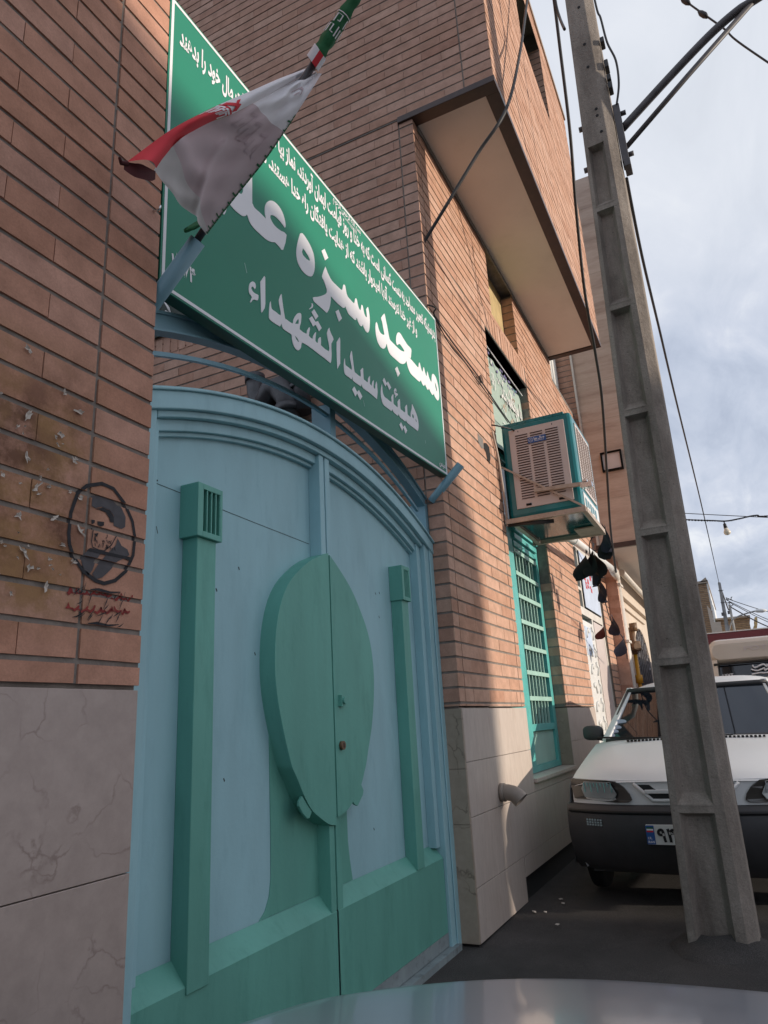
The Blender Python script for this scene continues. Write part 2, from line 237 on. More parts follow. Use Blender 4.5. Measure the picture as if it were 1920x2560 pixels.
def concrete_mat(name, base):
    m, t, b = nt(name)
    n = noise(t, 3.5, 7, .68, stretch=(1,1,.35)); r = ramp(t, [(.25, tuple(c*.55 for c in base)), (.5, base), (.75, tuple(c*1.25 for c in base))]); t.links.new(n.outputs[0], r.inputs[0])
    v = t.nodes.new('ShaderNodeTexVoronoi'); v.inputs['Scale'].default_value = 26; tc = t.nodes.new('ShaderNodeTexCoord'); t.links.new(tc.outputs['Object'], v.inputs['Vector'])
    rv = ramp(t, [(.05, (1,1,1)), (.14, (0,0,0))]); t.links.new(v.outputs['Distance'], rv.inputs[0])
    nb = noise(t, 6, 3, .6); rb = ramp(t, [(.52, (0,0,0)), (.6, (.8,.8,.8))]); t.links.new(nb.outputs[0], rb.inputs[0])
    mm = N(t, 'ShaderNodeMath', operation='MULTIPLY'); t.links.new(rv.outputs[0], mm.inputs[0]); t.links.new(rb.outputs[0], mm.inputs[1])
    out = mixc(t, mm.outputs[0], r.outputs[0], tuple(c*.2 for c in base))
    n2 = noise(t, 1.6, 6, .7); r2 = ramp(t, [(.58, (0,0,0)), (.72, (.55,.55,.55))]); t.links.new(n2.outputs[0], r2.inputs[0])
    out = mixc(t, r2.outputs[0], out, (.11,.085,.06))
    nf = noise(t, 120, 3, .6); rf = ramp(t, [(.3, (.85,.85,.85)), (.7, (1.1,1.1,1.1))]); t.links.new(nf.outputs[0], rf.inputs[0])
    out = mixc(t, 1, out, rf.outputs[0], 'MULTIPLY')
    t.links.new(out, b.inputs['Base Color']); b.inputs['Roughness'].default_value = .9; b.inputs['Specular IOR Level'].default_value = .2
    n3 = noise(t, 38, 7, .7); bump(t, b, n3.outputs[0], .9, .008)
    n9 = noise(t, 5, 6, .7, stretch=(1.2,1.2,.4)); r9 = ramp(t, [(.36, (.74,.72,.70)), (.62, (1.1,1.09,1.07))]); t.links.new(n9.outputs[0], r9.inputs[0])
    t.links.new(mixc(t, 1, out, r9.outputs[0], 'MULTIPLY'), b.inputs['Base Color'])
    return m

def asphalt_mat():
    m, t, b = nt('asphalt')
    n = noise(t, 220, 3, .7); r = ramp(t, [(.35, (.04,.038,.037)), (.6, (.085,.08,.077)), (.75, (.17,.16,.15))]); t.links.new(n.outputs[0], r.inputs[0])
    n2 = noise(t, 1.6, 6, .65); r2 = ramp(t, [(.3, (.75,.73,.72)), (.7, (1.35,1.3,1.27))]); t.links.new(n2.outputs[0], r2.inputs[0])
    out = mixc(t, 1, r.outputs[0], r2.outputs[0], 'MULTIPLY'); t.links.new(out, b.inputs['Base Color'])
    b.inputs['Roughness'].default_value = .92; b.inputs['Specular IOR Level'].default_value = .25
    n3 = noise(t, 160, 3, .7); bump(t, b, n3.outputs[0], .8, .01)
    return m

def travertine_mat():
    m, t, b = nt('travertine')
    n = noise(t, 2.2, 7, .62, stretch=(.35, .35, 2.6)); r = ramp(t, [(.25, (.32,.21,.155)), (.45, (.50,.36,.28)), (.6, (.58,.44,.35)), (.75, (.42,.29,.22))]); t.links.new(n.outputs[0], r.inputs[0])
    n2 = noise(t, 40, 5, .7, stretch=(.3,.3,3)); r2 = ramp(t, [(.3, (.88,.88,.88)), (.7, (1.06,1.06,1.06))]); t.links.new(n2.outputs[0], r2.inputs[0])
    t.links.new(mixc(t, 1, r.outputs[0], r2.outputs[0], 'MULTIPLY'), b.inputs['Base Color']); b.inputs['Roughness'].default_value = .6
    return m

def glass_mat(name, col=(.015,.018,.02), rough=.04):
    m, t, b = nt(name); b.inputs['Base Color'].default_value = (*col, 1); b.inputs['Roughness'].default_value = rough
    b.inputs['Specular IOR Level'].default_value = .8; b.inputs['IOR'].default_value = 1.5
    n = noise(t, 2, 3); r = ramp(t, [(.3, tuple(c*.7 for c in col)), (.7, tuple(c*1.3 for c in col))]); t.links.new(n.outputs[0], r.inputs[0]); t.links.new(r.outputs[0], b.inputs['Base Color'])
    return m

M = dict(
 brickL = brick_mat('brick_left', [(.47,.240,.160),(.54,.295,.21),(.50,.26,.175),(.56,.325,.245)], stain=True),
 brickF = brick_mat('brick_front', [(.48,.27,.185),(.57,.36,.265),(.52,.30,.205),(.60,.39,.295)], streak=True),
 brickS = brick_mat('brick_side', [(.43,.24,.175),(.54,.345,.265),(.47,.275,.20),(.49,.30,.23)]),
 brickO = brick_mat('brick_far', [(.30,.19,.11),(.45,.31,.19),(.36,.24,.15)]),
 mortar = plain('mortar', (.235,.205,.18), .95, .25, 14, spec=.1, bumpy=.5),
 marbleL = marble_mat('marble_beige', (.42,.335,.295), (.17,.11,.09), (.48,.39,.345), 5.5, (1,1,1), .55),
 marbleR = marble_mat('marble_cream', (.52,.44,.385), (.40,.27,.19), (.58,.50,.44), 3.0, (3,3,.45), .35),
 marbleD = marble_mat('marble_brown', (.33,.27,.21), (.12,.085,.06), (.40,.32,.25), 4.0, (1,1,1), .7),
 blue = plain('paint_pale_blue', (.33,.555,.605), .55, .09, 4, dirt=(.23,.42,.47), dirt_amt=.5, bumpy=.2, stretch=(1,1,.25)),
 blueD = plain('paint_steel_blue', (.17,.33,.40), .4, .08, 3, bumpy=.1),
 green = plain('paint_sea_green', (.13,.385,.315), .55, .12, 4, dirt=(.07,.25,.20), dirt_amt=.55, bumpy=.2, stretch=(1,1,.25)),
 kick = plain('paint_kick_grey', (.25,.30,.31), .6, .2, 5, dirt=(.08,.075,.07), dirt_amt=.7),
 black = plain('black_gap', (.01,.01,.011), .8, .1),
 signG = plain('sign_green', (.016,.215,.128), .38, .06, 1.5, spec=.3),
 signW = plain('sign_white', (.80,.79,.80), .35, .03, 4),
 signE = plain('sign_edge_green', (.012,.07,.045), .4, .1),
 trim = plain('bronze_trim', (.045,.022,.017), .38, .25, 7, dirt=(.12,.08,.06), dirt_amt=.3),
 soffit = plain('soffit_plaster', (.74,.68,.62), .9, .05, 1.2, dirt=(.55,.49,.44), dirt_amt=.3, bumpy=.15),
 ochre = plain('ochre_board', (.50,.38,.19), .85, .2, 7),
 winG = plain('window_turquoise', (.11,.45,.42), .35, .12, 6),
 winP = plain('window_pale_green', (.35,.56,.48), .45, .08, 5),
 pane = glass_mat('dark_pane', (.012,.045,.042), .12),
 concrete = concrete_mat('pole_concrete', (.30,.262,.23)),
 concrete2 = concrete_mat('far_concrete', (.36,.36,.36)),
 asphalt = asphalt_mat(), trav = travertine_mat(),
 teal = plain('cooler_teal', (.006,.17,.19), .28, .12, 5, coat=.3),
 panel = plain('cooler_panel', (.60,.52,.49), .45, .05, 4),
 slot = plain('cooler_slot', (.09,.055,.045), .8, .2),
 steel = plain('painted_steel_beige', (.45,.36,.29), .5, .15, 9, dirt=(.2,.11,.06), dirt_amt=.5),
 tank = glass_mat('tray_glossy', (.01,.10,.105), .1),
 labelB = plain('label_blue', (.02,.09,.30), .4, .05),
 white = plain('white_paint', (.72,.72,.70), .4, .06, 5), 
 whiteM = plain('white_metal', (.66,.62,.56), .45, .1, 6, dirt=(.35,.3,.25), dirt_amt=.4),
 pvc = plain('grey_pvc', (.055,.055,.062), .45, .3, 9, dirt=(.14,.13,.12), dirt_amt=.4),
 pvcT = plain('taupe_pvc', (.27,.225,.185), .45, .1, 9),
 cable = plain('black_cable', (.022,.021,.022), .55, .3),
 cableG = plain('grey_cable', (.06,.055,.055), .6, .3),
 iron = plain('grey_iron', (.075,.068,.072), .5, .3, 12),
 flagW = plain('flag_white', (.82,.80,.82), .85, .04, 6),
 flagP = plain('flag_pink_tint', (.60,.48,.50), .85, .05, 4),  # red layer behind showing through, put into the cloth colour
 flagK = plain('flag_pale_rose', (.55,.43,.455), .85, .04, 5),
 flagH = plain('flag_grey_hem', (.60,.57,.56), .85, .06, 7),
 flagR = plain('flag_red', (.62,.03,.045), .8, .1, 6),
 flagG = plain('flag_green', (.015,.13,.045), .8, .15, 6),
 cloth = plain('black_cloth', (.008,.008,.011), .9, .3),
 clothN = plain('navy_cloth', (.022,.024,.045), .9, .3),
 clothR = plain('dark_red_cloth', (.07,.012,.014), .9, .3),
 carW = plain('car_white', (.76,.76,.75), .5, .02, 2, coat=.12),
 carS = plain('car_silver', (.42,.44,.50), .3, .03, 2, metal=.35, coat=.8),
 bumper = plain('bumper_plastic', (.045,.044,.046), .6, .15, 8),
 glass = glass_mat('car_glass', (.012,.015,.02), .03),
 lampG = glass_mat('lamp_glass', (.30,.33,.33), .08),
 lampD = glass_mat('lamp_dark', (.05,.045,.04), .1),
 chrome = plain('chrome', (.7,.72,.72), .15, .1, 30, metal=1),
 tyre = plain('tyre', (.012,.012,.012), .9, .2),
 plate = plain('plate_white', (.70,.70,.66), .45, .03), blk = plain('ink_black', (.008,.008,.008), .6, .1),
 beige = plain('truck_beige', (.60,.52,.43), .35, .04, 2, coat=.4),
 maroon = plain('truck_maroon', (.145,.028,.035), .5, .08, 2),
 spray = plain('spray_black', (.028,.027,.03), .9, .25, 30),
 sprayG = plain('spray_grey', (.085,.08,.085), .9, .2, 30),
 sprayR = plain('spray_red', (.24,.035,.03), .9, .35, 30),
 paper = plain('torn_paper', (.52,.46,.40), .9, .12, 30),
 yellow = plain('gas_pipe_yellow', (.55,.27,.02), .45, .1),
 brass = plain('valve_bronze', (.16,.09,.045), .5, .3, 20),
 cream = plain('cream_stone', (.60,.51,.42), .75, .07, 3, dirt=(.45,.37,.29), dirt_amt=.4),
 banner = plain('banner_sage', (.34,.43,.37), .8, .08, 3), bannerD = plain('banner_dark', (.055,.07,.06), .8, .2, 4),
 script = plain('script_white', (.70,.68,.66), .8, .05), scriptO = plain('script_orange', (.50,.26,.14), .8, .1),
 violet = plain('banner_violet', (.20,.18,.34), .85, .4, 40),
 poster = plain('poster_blue', (.50,.58,.72), .6, .12, 3), posterR = plain('poster_red', (.60,.06,.07), .6, .3, 14),
 bulb = plain('bulb_glass', (.74,.68,.56), .3, .03), sealer = plain('grey_mortar_patch', (.20,.185,.17), .9, .2, 20),
 opp = plain('far_render', (.42,.36,.30), .9, .1, 2),
)
# ------------------------------------------------------------------ brickwork
W = 1.568                 # street face of the brick walls
PITCH = .0935
def cut(intervals, a, b):
    out = []
    for x, y in intervals:
        if b <= x or a >= y: out.append((x, y)); continue
        if a > x: out.append((x, a))
        if b < y: out.append((b, y))
    return out
def brickwork(O, U, Nn, u0, u1, z0, z1, holes=(), joints=(), mort=.0150, L=.335, depth=.0065, jw=.013, shift=0, seed=1, soldier=()):
    """returns (bricks MB, mortar MB): every brick a real block standing proud of the mortar bed"""
    rnd = random.Random(seed); bk = MB(); mo = MB()
    O = Vector(O); U = Vector(U); Nn = Vector(Nn); Z = Vector((0,0,1))
    def P(u, z, d): return O + U*u + Z*z + Nn*d
    def brick(a, b, za, zb):
        if b - a < .012 or zb - za < .012: return
        j = rnd.uniform(-.0016, .0016); t = rnd.uniform(-.0008, .0008)
        q = [P(a,za+t,j), P(b,za-t,j), P(b,zb-t,j), P(a,zb+t,j), P(a,za+t,-depth), P(b,za-t,-depth), P(b,zb-t,-depth), P(a,zb+t,-depth)]
        bk.add(q, [(0,1,2,3),(0,4,5,1),(1,5,6,2),(2,6,7,3),(3,7,4,0)])
    edges = sorted([u0] + list(joints) + [u1])
    segs = []
    for i in range(len(edges)-1):
        a = edges[i] + (jw/2 if i else 0); b = edges[i+1] - (jw/2 if i < len(edges)-2 else 0); segs.append((a, b))
    k0 = int(math.floor(z0/PITCH)); k1 = int(math.ceil(z1/PITCH))
    allh = list(holes) + [(s[0], s[1], s[2], s[3]) for s in soldier]
    for k in range(k0, k1):
        za = max(k*PITCH + mort, z0); zb = min((k+1)*PITCH, z1)
        if zb - za < .01: continue
        cuts = sorted({za, zb} | {h for hh in allh for h in (hh[2], hh[3]) if za < h < zb})
        for c in range(len(cuts)-1):
            ca, cb = cuts[c], cuts[c+1]; zm = (ca+cb)/2
            for sa, sb in segs:
                iv = [(sa, sb)]
                for h in allh:
                    if h[2] < zm < h[3]: iv = cut(iv, h[0], h[1])
                for a, b in iv:
                    if b - a < .27: brick(a, b, ca, cb); continue
                    off = (L/2 if k % 2 else 0) + shift
                    g = math.floor((sa - off)/L)*L + off
                    xs = [a]
                    while g < b:
                        if g > a + .03 and g < b - .03: xs.append(g)
                        g += L
                    xs.append(b)
                    for i in range(len(xs)-1):
                        brick(xs[i] + (.0016 if i else 0), xs[i+1] - (.0016 if i < len(xs)-2 else 0), ca, cb)
    for (a, b, za, zb) in soldier:
        x = a
        while x + .08 < b + .01:
            brick(x, min(x + .078, b), za + .008, zb - .004); x += .092
    zs = sorted({z0, z1} | {h for hh in holes for h in (hh[2], hh[3]) if z0 < h < z1})
    for c in range(len(zs)-1):
        zm = (zs[c]+zs[c+1])/2; iv = [(u0, u1)]
        for h in holes:
            if h[2] < zm < h[3]: iv = cut(iv, h[0], h[1])
        for a, b in iv:
            mo.add([P(a,zs[c],-depth+.001), P(b,zs[c],-depth+.001), P(b,zs[c+1],-depth+.001), P(a,zs[c+1],-depth+.001)], [(0,1,2,3)])
    return bk, mo

def wall_decal(mb, poly, mat=0, y=W-.0022, lift=.0006):
    """paint on the brick face: split at the mortar beds so it follows the recess"""
    rr = [[Vector((x, z, 0)) for x, z in poly]]
    for tri in tessellate_polygon(rr):
        T3 = [poly[i] for i in tri]
        zlo = min(p[1] for p in T3); zhi = max(p[1] for p in T3)
        k = int(math.floor(zlo/PITCH))
        while k*PITCH < zhi:
            for a, b, yy in ((k*PITCH, k*PITCH + .015, W + .0045), (k*PITCH + .015, (k+1)*PITCH, y)):
                pp = T3
                for s, lim in ((1, a), (-1, b)):
                    q = []
                    for i in range(len(pp)):
                        p0, p1 = pp[i], pp[(i+1) % len(pp)]
                        d0 = s*(p0[1]-lim); d1 = s*(p1[1]-lim)
                        if d0 >= 0: q.append(p0)
                        if (d0 < 0) != (d1 < 0):
                            f = d0/(d0-d1); q.append((p0[0]+(p1[0]-p0[0])*f, p0[1]+(p1[1]-p0[1])*f))
                    pp = q
                    if len(pp) < 3: break
                if len(pp) >= 3:
                    mb.add([(x, yy - lift, z) for x, z in pp], [tuple(range(len(pp)))], mat)
            k += 1
def stroke(pts, w):
    """ribbon polygon along pts in a plane; w number or list"""
    n = len(pts); ws = w if isinstance(w, (list, tuple)) else [w]*n
    A = []; B = []
    for i in range(n):
        d = Vector((pts[min(i+1,n-1)][0]-pts[max(i-1,0)][0], pts[min(i+1,n-1)][1]-pts[max(i-1,0)][1]))
        if d.length < 1e-9: d = Vector((1,0))
        d.normalize(); nx, ny = -d.y, d.x
        A.append((pts[i][0]+nx*ws[i]/2, pts[i][1]+ny*ws[i]/2)); B.append((pts[i][0]-nx*ws[i]/2, pts[i][1]-ny*ws[i]/2))
    return A, B
def stroke_decal(mb, pts, w, mat=0, lift=.0006):
    A, B = stroke(pts, w)
    for i in range(len(pts)-1):
        wall_decal(mb, [A[i], A[i+1], B[i+1], B[i]], mat, lift=lift)

# ------------------------------------------------------------------ ground
g = MB(); n = 60
P = []
for i in range(n+1):
    for_x = -14 + 84*(i/n)**1.6
    P.append([(for_x, -40 + 44*(j/40), .012*math.sin(for_x*1.3+j)*math.sin(j*.7) - .012) for j in range(41)])
g.grid(P); o = g.build('ground', M['asphalt']); tag(o, None, None, None, 'structure')
far = MB(); far.add([(-400,-400,-.06),(600,-400,-.06),(600,400,-.06),(-400,400,-.06)], [(0,1,2,3)])
o = far.build('road', M['asphalt']); tag(o, None, None, None, 'structure')

# ------------------------------------------------------------------ left wall
LW = thing('brick_wall', 'shaded terracotta brick wall left of the gate, with torn posters and a stencilled portrait', 'wall', (0, W, 0))
XE = 1.580
bk, mo = brickwork((0,W,0), (1,0,0), (0,-1,0), -3.0, XE, 1.352, 6.6, joints=[1.356], shift=1.004, seed=3)
mo.box(-3.0, XE-.004, W+.014, 2.1, 1.34, 6.6); bk.join(mo).build('brick_facing', [M['brickL'], M['mortar']], LW, fix=False)
mb = MB()
for zz0, zz1, off in ((0,.395,0),(.398,.86,.33),(.863,1.338,0)):
    xs = [-3, -1.9+off, -.9+off, .25+off, XE-.006] if off == 0 else [-3,-1.5,-.4,.72,XE-.006]
    for i in range(4): mb.box(xs[i]+.0012, xs[i+1]-.0012, W-.006, W+.5, zz0, zz1)
mb.build('marble_cladding', M['marbleL'], LW, bevel=.0015)
# torn paper
sc = MB(); rnd = random.Random(5)
SC = [(1.116,2.224),(1.243,2.147),(1.297,2.110),(1.139,2.039),(1.242,2.020),(1.147,1.920),(1.294,1.958),(1.081,1.855),(1.182,1.850),(1.218,1.861),(1.323,1.856),(1.139,1.760),(1.243,1.779),(1.101,1.682),(1.162,1.671),(1.184,1.633),(1.239,1.667),(1.316,1.672),(1.335,1.761),(1.239,1.594),(1.140,1.559)]
SC += [(rnd.uniform(1.06,1.30), rnd.uniform(1.58,2.02)) for _ in range(26)] + [(rnd.uniform(.7,1.08), rnd.uniform(1.5,2.1)) for _ in range(18)]
for i, (x, z) in enumerate(SC):
    big = i < 21; r = rnd.uniform(.006,.013) if big else rnd.uniform(.002,.006); a0 = rnd.uniform(0, 6.28); el = rnd.uniform(1, 3.0)
    k = rnd.randint(9, 14); th = rnd.uniform(0, PI); pts = []
    for j in range(k):
        a = a0 + 2*PI*j/k; rr_ = r*rnd.uniform(.2, 1.2); px, pz = rr_*math.cos(a)*el, rr_*math.sin(a)
        pts.append((x + px*math.cos(th) - pz*math.sin(th), W - .0045 - rnd.uniform(0, .006), z + px*math.sin(th) + pz*math.cos(th)))
    sc.add([(x, W-.003-.004*rnd.random(), z)] + pts, [(0, j+1, (j+1) % k + 1) for j in range(k)])
o = sc.build('torn_paper', M['paper'], LW, fix=False); o['kind'] = 'stuff'
# stencilled portrait: an oval ring, turban, beard and collar
st = MB()
RING = [(1.3014,1.7187),(1.2964,1.7482),(1.2980,1.8084),(1.3147,1.8675),(1.3445,1.8996),(1.3976,1.9215),(1.4415,1.9182),(1.4863,1.8848),(1.5214,1.8363),(1.5348,1.7892),(1.5313,1.7322),(1.5063,1.6792),(1.4674,1.6448),(1.4286,1.6304),(1.3973,1.6339),(1.3532,1.6533),(1.3188,1.6857),(1.3014,1.7187)]
stroke_decal(st, RING, [.011]*18, 0)
wall_decal(st, [(1.3658,1.8446),(1.3669,1.8775),(1.4032,1.8852),(1.4469,1.8835),(1.4762,1.8662),(1.4935,1.8433),(1.4942,1.8118),(1.4808,1.8021),(1.4499,1.8061),(1.4476,1.8366),(1.4330,1.8486),(1.4031,1.8520),(1.3803,1.8418)], 1)
wall_decal(st, [(1.3779,1.8390),(1.4059,1.8505),(1.4332,1.8464),(1.4480,1.8323),(1.4493,1.8148),(1.4357,1.8138),(1.4322,1.8240),(1.4176,1.8381),(1.3934,1.8408)], 0, lift=.0012)
wall_decal(st, [(1.3679,1.8043),(1.3806,1.8062),(1.3812,1.7989),(1.3715,1.7923)], 0)
wall_decal(st, [(1.3898,1.8052),(1.4145,1.8089),(1.4141,1.7979),(1.4026,1.7920),(1.3906,1.7957)], 0)
wall_decal(st, [(1.3813,1.7668),(1.3964,1.7712),(1.3923,1.7586),(1.3868,1.7617)], 0)
stroke_decal(st, [(1.3774,1.7830),(1.3764,1.7636),(1.3744,1.7421),(1.3795,1.7263),(1.4003,1.7231),(1.4212,1.7240),(1.4462,1.7462),(1.4630,1.7782)], .003, 0)
rb = random.Random(9)
for i in range(34):
    x = rb.uniform(1.385, 1.458); z = rb.uniform(1.735, 1.785)
    if x < 1.415 and z > 1.762: continue
    l = rb.uniform(.006, .013); stroke_decal(st, [(x, z), (x + rb.uniform(-.002,.004), z - l)], [.003, .001], 0)
wall_decal(st, [(1.4676,1.7715),(1.4844,1.7518),(1.5074,1.7454),(1.5171,1.7295),(1.5007,1.7197),(1.4714,1.7013),(1.4465,1.6712),(1.4195,1.6457),(1.3970,1.6379),(1.3846,1.6503),(1.4036,1.6827),(1.4323,1.7176),(1.4623,1.7495)], 1)
wall_decal(st, [(1.3492,1.6996),(1.3699,1.7202),(1.4136,1.7204),(1.4043,1.7059),(1.3928,1.6891),(1.3848,1.6627),(1.3713,1.6440),(1.3551,1.6597),(1.3433,1.6821)], 1)
wall_decal(st, [(1.3581,1.7116),(1.4168,1.7125),(1.4982,1.7149),(1.5269,1.7113),(1.5232,1.7240),(1.4698,1.7227),(1.4030,1.7225),(1.3697,1.7222)], 0, lift=.0014)
st.build('stencil_portrait', [M['spray'], M['sprayG']], LW, fix=False)
# red writing struck through with black scratches
sr = MB()
for row, z0 in ((0, 1.588), (1, 1.546)):
    x = 1.305
    while x < 1.525:
        w_ = rb.uniform(.012, .034); zz = z0 + (x-1.27)*.06 + rb.uniform(-.003,.003); h_ = rb.uniform(.006,.014)
        k = rb.choice([0,1,2])
        if k == 0: q = [(x,zz+h_),(x+.2*w_,zz),(x+.6*w_,zz-.003),(x+w_,zz+.002)]
        elif k == 1: q = [(x,zz),(x+.3*w_,zz+.001),(x+.4*w_,zz+h_*1.3),(x+.55*w_,zz+.002),(x+w_,zz)]
        else: q = [(x,zz-.004),(x+.4*w_,zz-.009),(x+.8*w_,zz-.002),(x+w_,zz+h_*.8)]
        stroke_decal(sr, q, [.004,.0075,.0075,.005,.004][:len(q)], 0); x += w_*.93
for i in range(22):
    x = rb.uniform(1.33, 1.51); z = rb.uniform(1.515, 1.60); a = rb.uniform(.4, 1.3); l = rb.uniform(.02, .06)
    x = 1.352 + rb.gauss(0,.008) if i < 8 else x
    stroke_decal(sr, [(x-l*.5*math.cos(a), z-l*.5*math.sin(a)), (x, z+rb.uniform(-.003,.003)), (x+l*.5*math.cos(a), z+l*.5*math.sin(a))], [.0006, .0034, .0008], 1, lift=.0014)
for z in (1.606, 1.512):
    stroke_decal(sr, [(1.38,z),(1.41,z+.004),(1.45,z+.001),(1.49,z+.008)], [.002,.008,.007,.002], 1, lift=.0014)
sr.build('red_graffiti', [M['sprayR'], M['spray']], LW, fix=False)
hk = MB(); hk.tube([(1.545,W+.01,2.985),(1.545,W-.03,2.982),(1.545,W-.034,2.995)], .004, 8); hk.build('screw_hook', M['chrome'], LW)

# ------------------------------------------------------------------ right building
RB = thing('brick_building', 'tall brick building right of the gate, upper storey jutting out over a plastered soffit', 'building', (4.25, W, 0))
XR = 4.250; ZS = 5.85
WIN = (5.74, 7.245, .755, 4.76)
NICHE = (6.06, 7.02, 5.06, 5.84)
DOOR = (8.72, 10.44, -1, 3.36)
bk, mo = brickwork((0,W,0), (1,0,0), (0,-1,0), XR, 11.0, 1.297, 5.56, holes=[WIN, (NICHE[0],NICHE[1],5.06,5.9), DOOR], joints=[4.362, 5.632, 7.352], shift=.17, seed=7, soldier=[(5.74,7.245,4.765,5.0)])
bk2, mo2 = brickwork((0,W,0), (1,0,0), (0,-1,0), XR, 8.86, 5.5611, ZS, holes=[(NICHE[0],NICHE[1],5.06,5.9)], joints=[4.362], shift=.17, seed=8)
for a, b in ((bk,bk2),(mo,mo2)):
    for f in b.f: a.f.append([i+len(a.v) for i in f])
    a.mi += b.mi; a.sm += b.sm; a.v += b.v
mo.box(XR+.012, WIN[0], W+.014, 2.3, 1.29, ZS-.002); mo.box(WIN[0], WIN[1], W+.014, 2.3, WIN[3], 5.05)
mo.box(WIN[1], DOOR[0], W+.014, 2.3, 1.29, 5.56); mo.box(DOOR[0], DOOR[1], W+.014, 2.3, 3.36, 5.56); mo.box(DOOR[1], 11.0, W+.014, 2.3, 1.29, 5.56)
bk.join(mo).build('front_wall', [M['brickF'], M['mortar']], RB, fix=False)
# broken-out brick by the cooler
hl = MB(); hl.add([(5.33,W-.003,3.42),(5.40,W-.003,3.44),(5.47,W-.003,3.43),(5.475,W-.003,3.33),(5.43,W-.003,3.26),(5.38,W-.003,3.29),(5.36,W-.003,3.34),(5.31,W-.003,3.36)], [tuple(range(8))], 0)
hl.add([(5.17,W-.0025,3.45),(5.31,W-.0025,3.445),(5.31,W-.0025,3.36),(5.24,W-.0025,3.34),(5.17,W-.0025,3.37)], [tuple(range(5))], 1)
hl.build('broken_brick', [M['black'], M['sealer']], RB, fix=False)
# side wall towards the camera
bk, mo = brickwork((XR,0,0), (0,1,0), (-1,0,0), W, 9.0, 1.297, ZS+.041, joints=[1.69], shift=.07, seed=12)
b2, m2 = brickwork((XR-.012,0,0), (0,1,0), (-1,0,0), .885, 9.0, ZS+.04, 9.62, joints=[1.115], shift=.10, seed=13)
bk.join(b2, 0)
for f in m2.f: mo.f.append([i+len(mo.v) for i in f])
mo.mi += m2.mi; mo.sm += m2.sm; mo.v += m2.v
mo.box(XR+.014, XR+.6, W+.014, 9, 0, ZS); mo.box(XR+.004, 5.899, .90, 9, ZS+.05, 9.6); mo.box(7.22, 8.82, .90, 9, ZS+.05, 9.6); mo.box(5.90, 7.219, .90, 9, ZS+.05, 8.10); mo.box(5.90, 7.219, 1.40, 9, 8.11, 9.6); bk.join(mo).build('side_wall', [M['brickS'], M['mortar']], RB, fix=False)
# overhang front
SL = (5.90, 7.20, 8.12, 9.30)
bk, mo = brickwork((0,.88,0), (1,0,0), (0,-1,0), XR-.012, 8.83, ZS+.04, 9.62, holes=[SL], joints=[4.34], shift=.05, seed=15)
bk.join(mo).build('overhang_wall', [M['brickF'], M['mortar']], RB, fix=False)
nn = MB(); nn.box(XR-.012, 8.83, .86, 9, 9.62, 9.70); nn.build('parapet_cap', M['marbleD'], RB)
bk, mo = brickwork((SL[1],0,0), (0,1,0), (-1,0,0), .882, 1.38, SL[2], SL[3], seed=16)
bk.join(mo).build('slot_reveal', [M['brickS'], M['mortar']], RB, fix=False)
dk = MB(); dk.box(SL[0]+.001, SL[1]-.001, 1.36, 1.39, SL[2]+.001, SL[3]); dk.build('slot_window', M['pane'], RB)
# soffit and trim
sf = MB(); sf.box(XR+.09, 8.74, .98, W-.003, ZS+.012, ZS+.06); sf.build('soffit', M['soffit'], RB)
tr = MB(); tr.box(XR-.022, XR+.088, .872, 1.69, ZS, ZS+.058); tr.box(XR+.0885, 8.75, .872, .979, ZS+.002, ZS+.056); tr.box(8.7505, 8.845, .872, W-.002, ZS, ZS+.06)
tr.build('soffit_trim', M['trim'], RB, bevel=.004)
pl = MB()    # ragged mortar line under the soffit
rn = random.Random(2)
top = []; bot = []
for i in range(90):
    x = XR + .09 + i*(8.72-XR-.09)/89; top.append((x, ZS+.011)); bot.append((x, ZS - .03 - .018*rn.random()))
pl.band(top, bot, W-.012, W-.004); pl.build('mortar_fillet', M['sealer'], RB)
# niche under the soffit
ni = MB(); ni.box(NICHE[0]-.02, NICHE[1]+.02, W+.13, W+.16, 5.04, ZS); ni.build('niche_board', M['ochre'], RB)
bk, mo = brickwork((NICHE[1],0,0), (0,1,0), (-1,0,0), W+.001, W+.13, 5.06, 5.82, seed=18); bk.join(mo).build('niche_reveal', [M['brickS'], M['mortar']], RB, fix=False)
nb = MB(); nb.box(NICHE[0], NICHE[1], W+.004, W+.13, 5.02, 5.058); nb.build('niche_sill', M['mortar'], RB)
# marble plinth
mb = MB()
rows = [(.0,.278),(.281,.655),(.658,.965),(.968,1.282)]
for r, (za, zb) in enumerate(rows):
    xs = [XR+.0, 5.735] if r == 3 else [XR, 5.26, 5.735] if r == 0 else [XR, 5.735]
    for i in range(len(xs)-1):
        zz = za if xs[i] < 5.2 else max(za, .15)
        mb.box(xs[i]+.016+ (.0012 if i else 0), xs[i+1]-.0012, W-.006, W+.4, zz, zb)
for (za, zb) in ((.15,.278),(.281,.655),(.658,.722)): mb.box(5.737, 7.245, W-.006, W+.4, za, zb)
for (za, zb) in ((.15,.278),(.281,.655),(.658,.965),(.968,1.282)): mb.box(7.247, 8.72, W-.006, W+.3, za, zb)
for (za, zb) in ((.15,.655),(.658,1.282)): mb.box(10.45, 11.0, W-.006, W+.4, za, zb)
mb.build('marble_cladding', M['marbleR'], RB, bevel=.0015)
mj = MB()
for za, zb in ((0,.62),(.622,.93),(.932,1.282)): mj.box(XR-.005, XR+.015, W-.004, 1.72, za, zb)
mj.build('marble_jamb', M['marbleD'], RB, bevel=.0015)
sl = MB(); sl.box(5.737, 7.245, W-.035, 1.80, .7225, .752); sl.build('window_sill', M['marbleR'], RB, bevel=.003)
dg = MB(); dg.box(5.262, 11.0, W+.02, W+.05, -.02, .16); dg.build('plinth_gap', M['black'], RB)
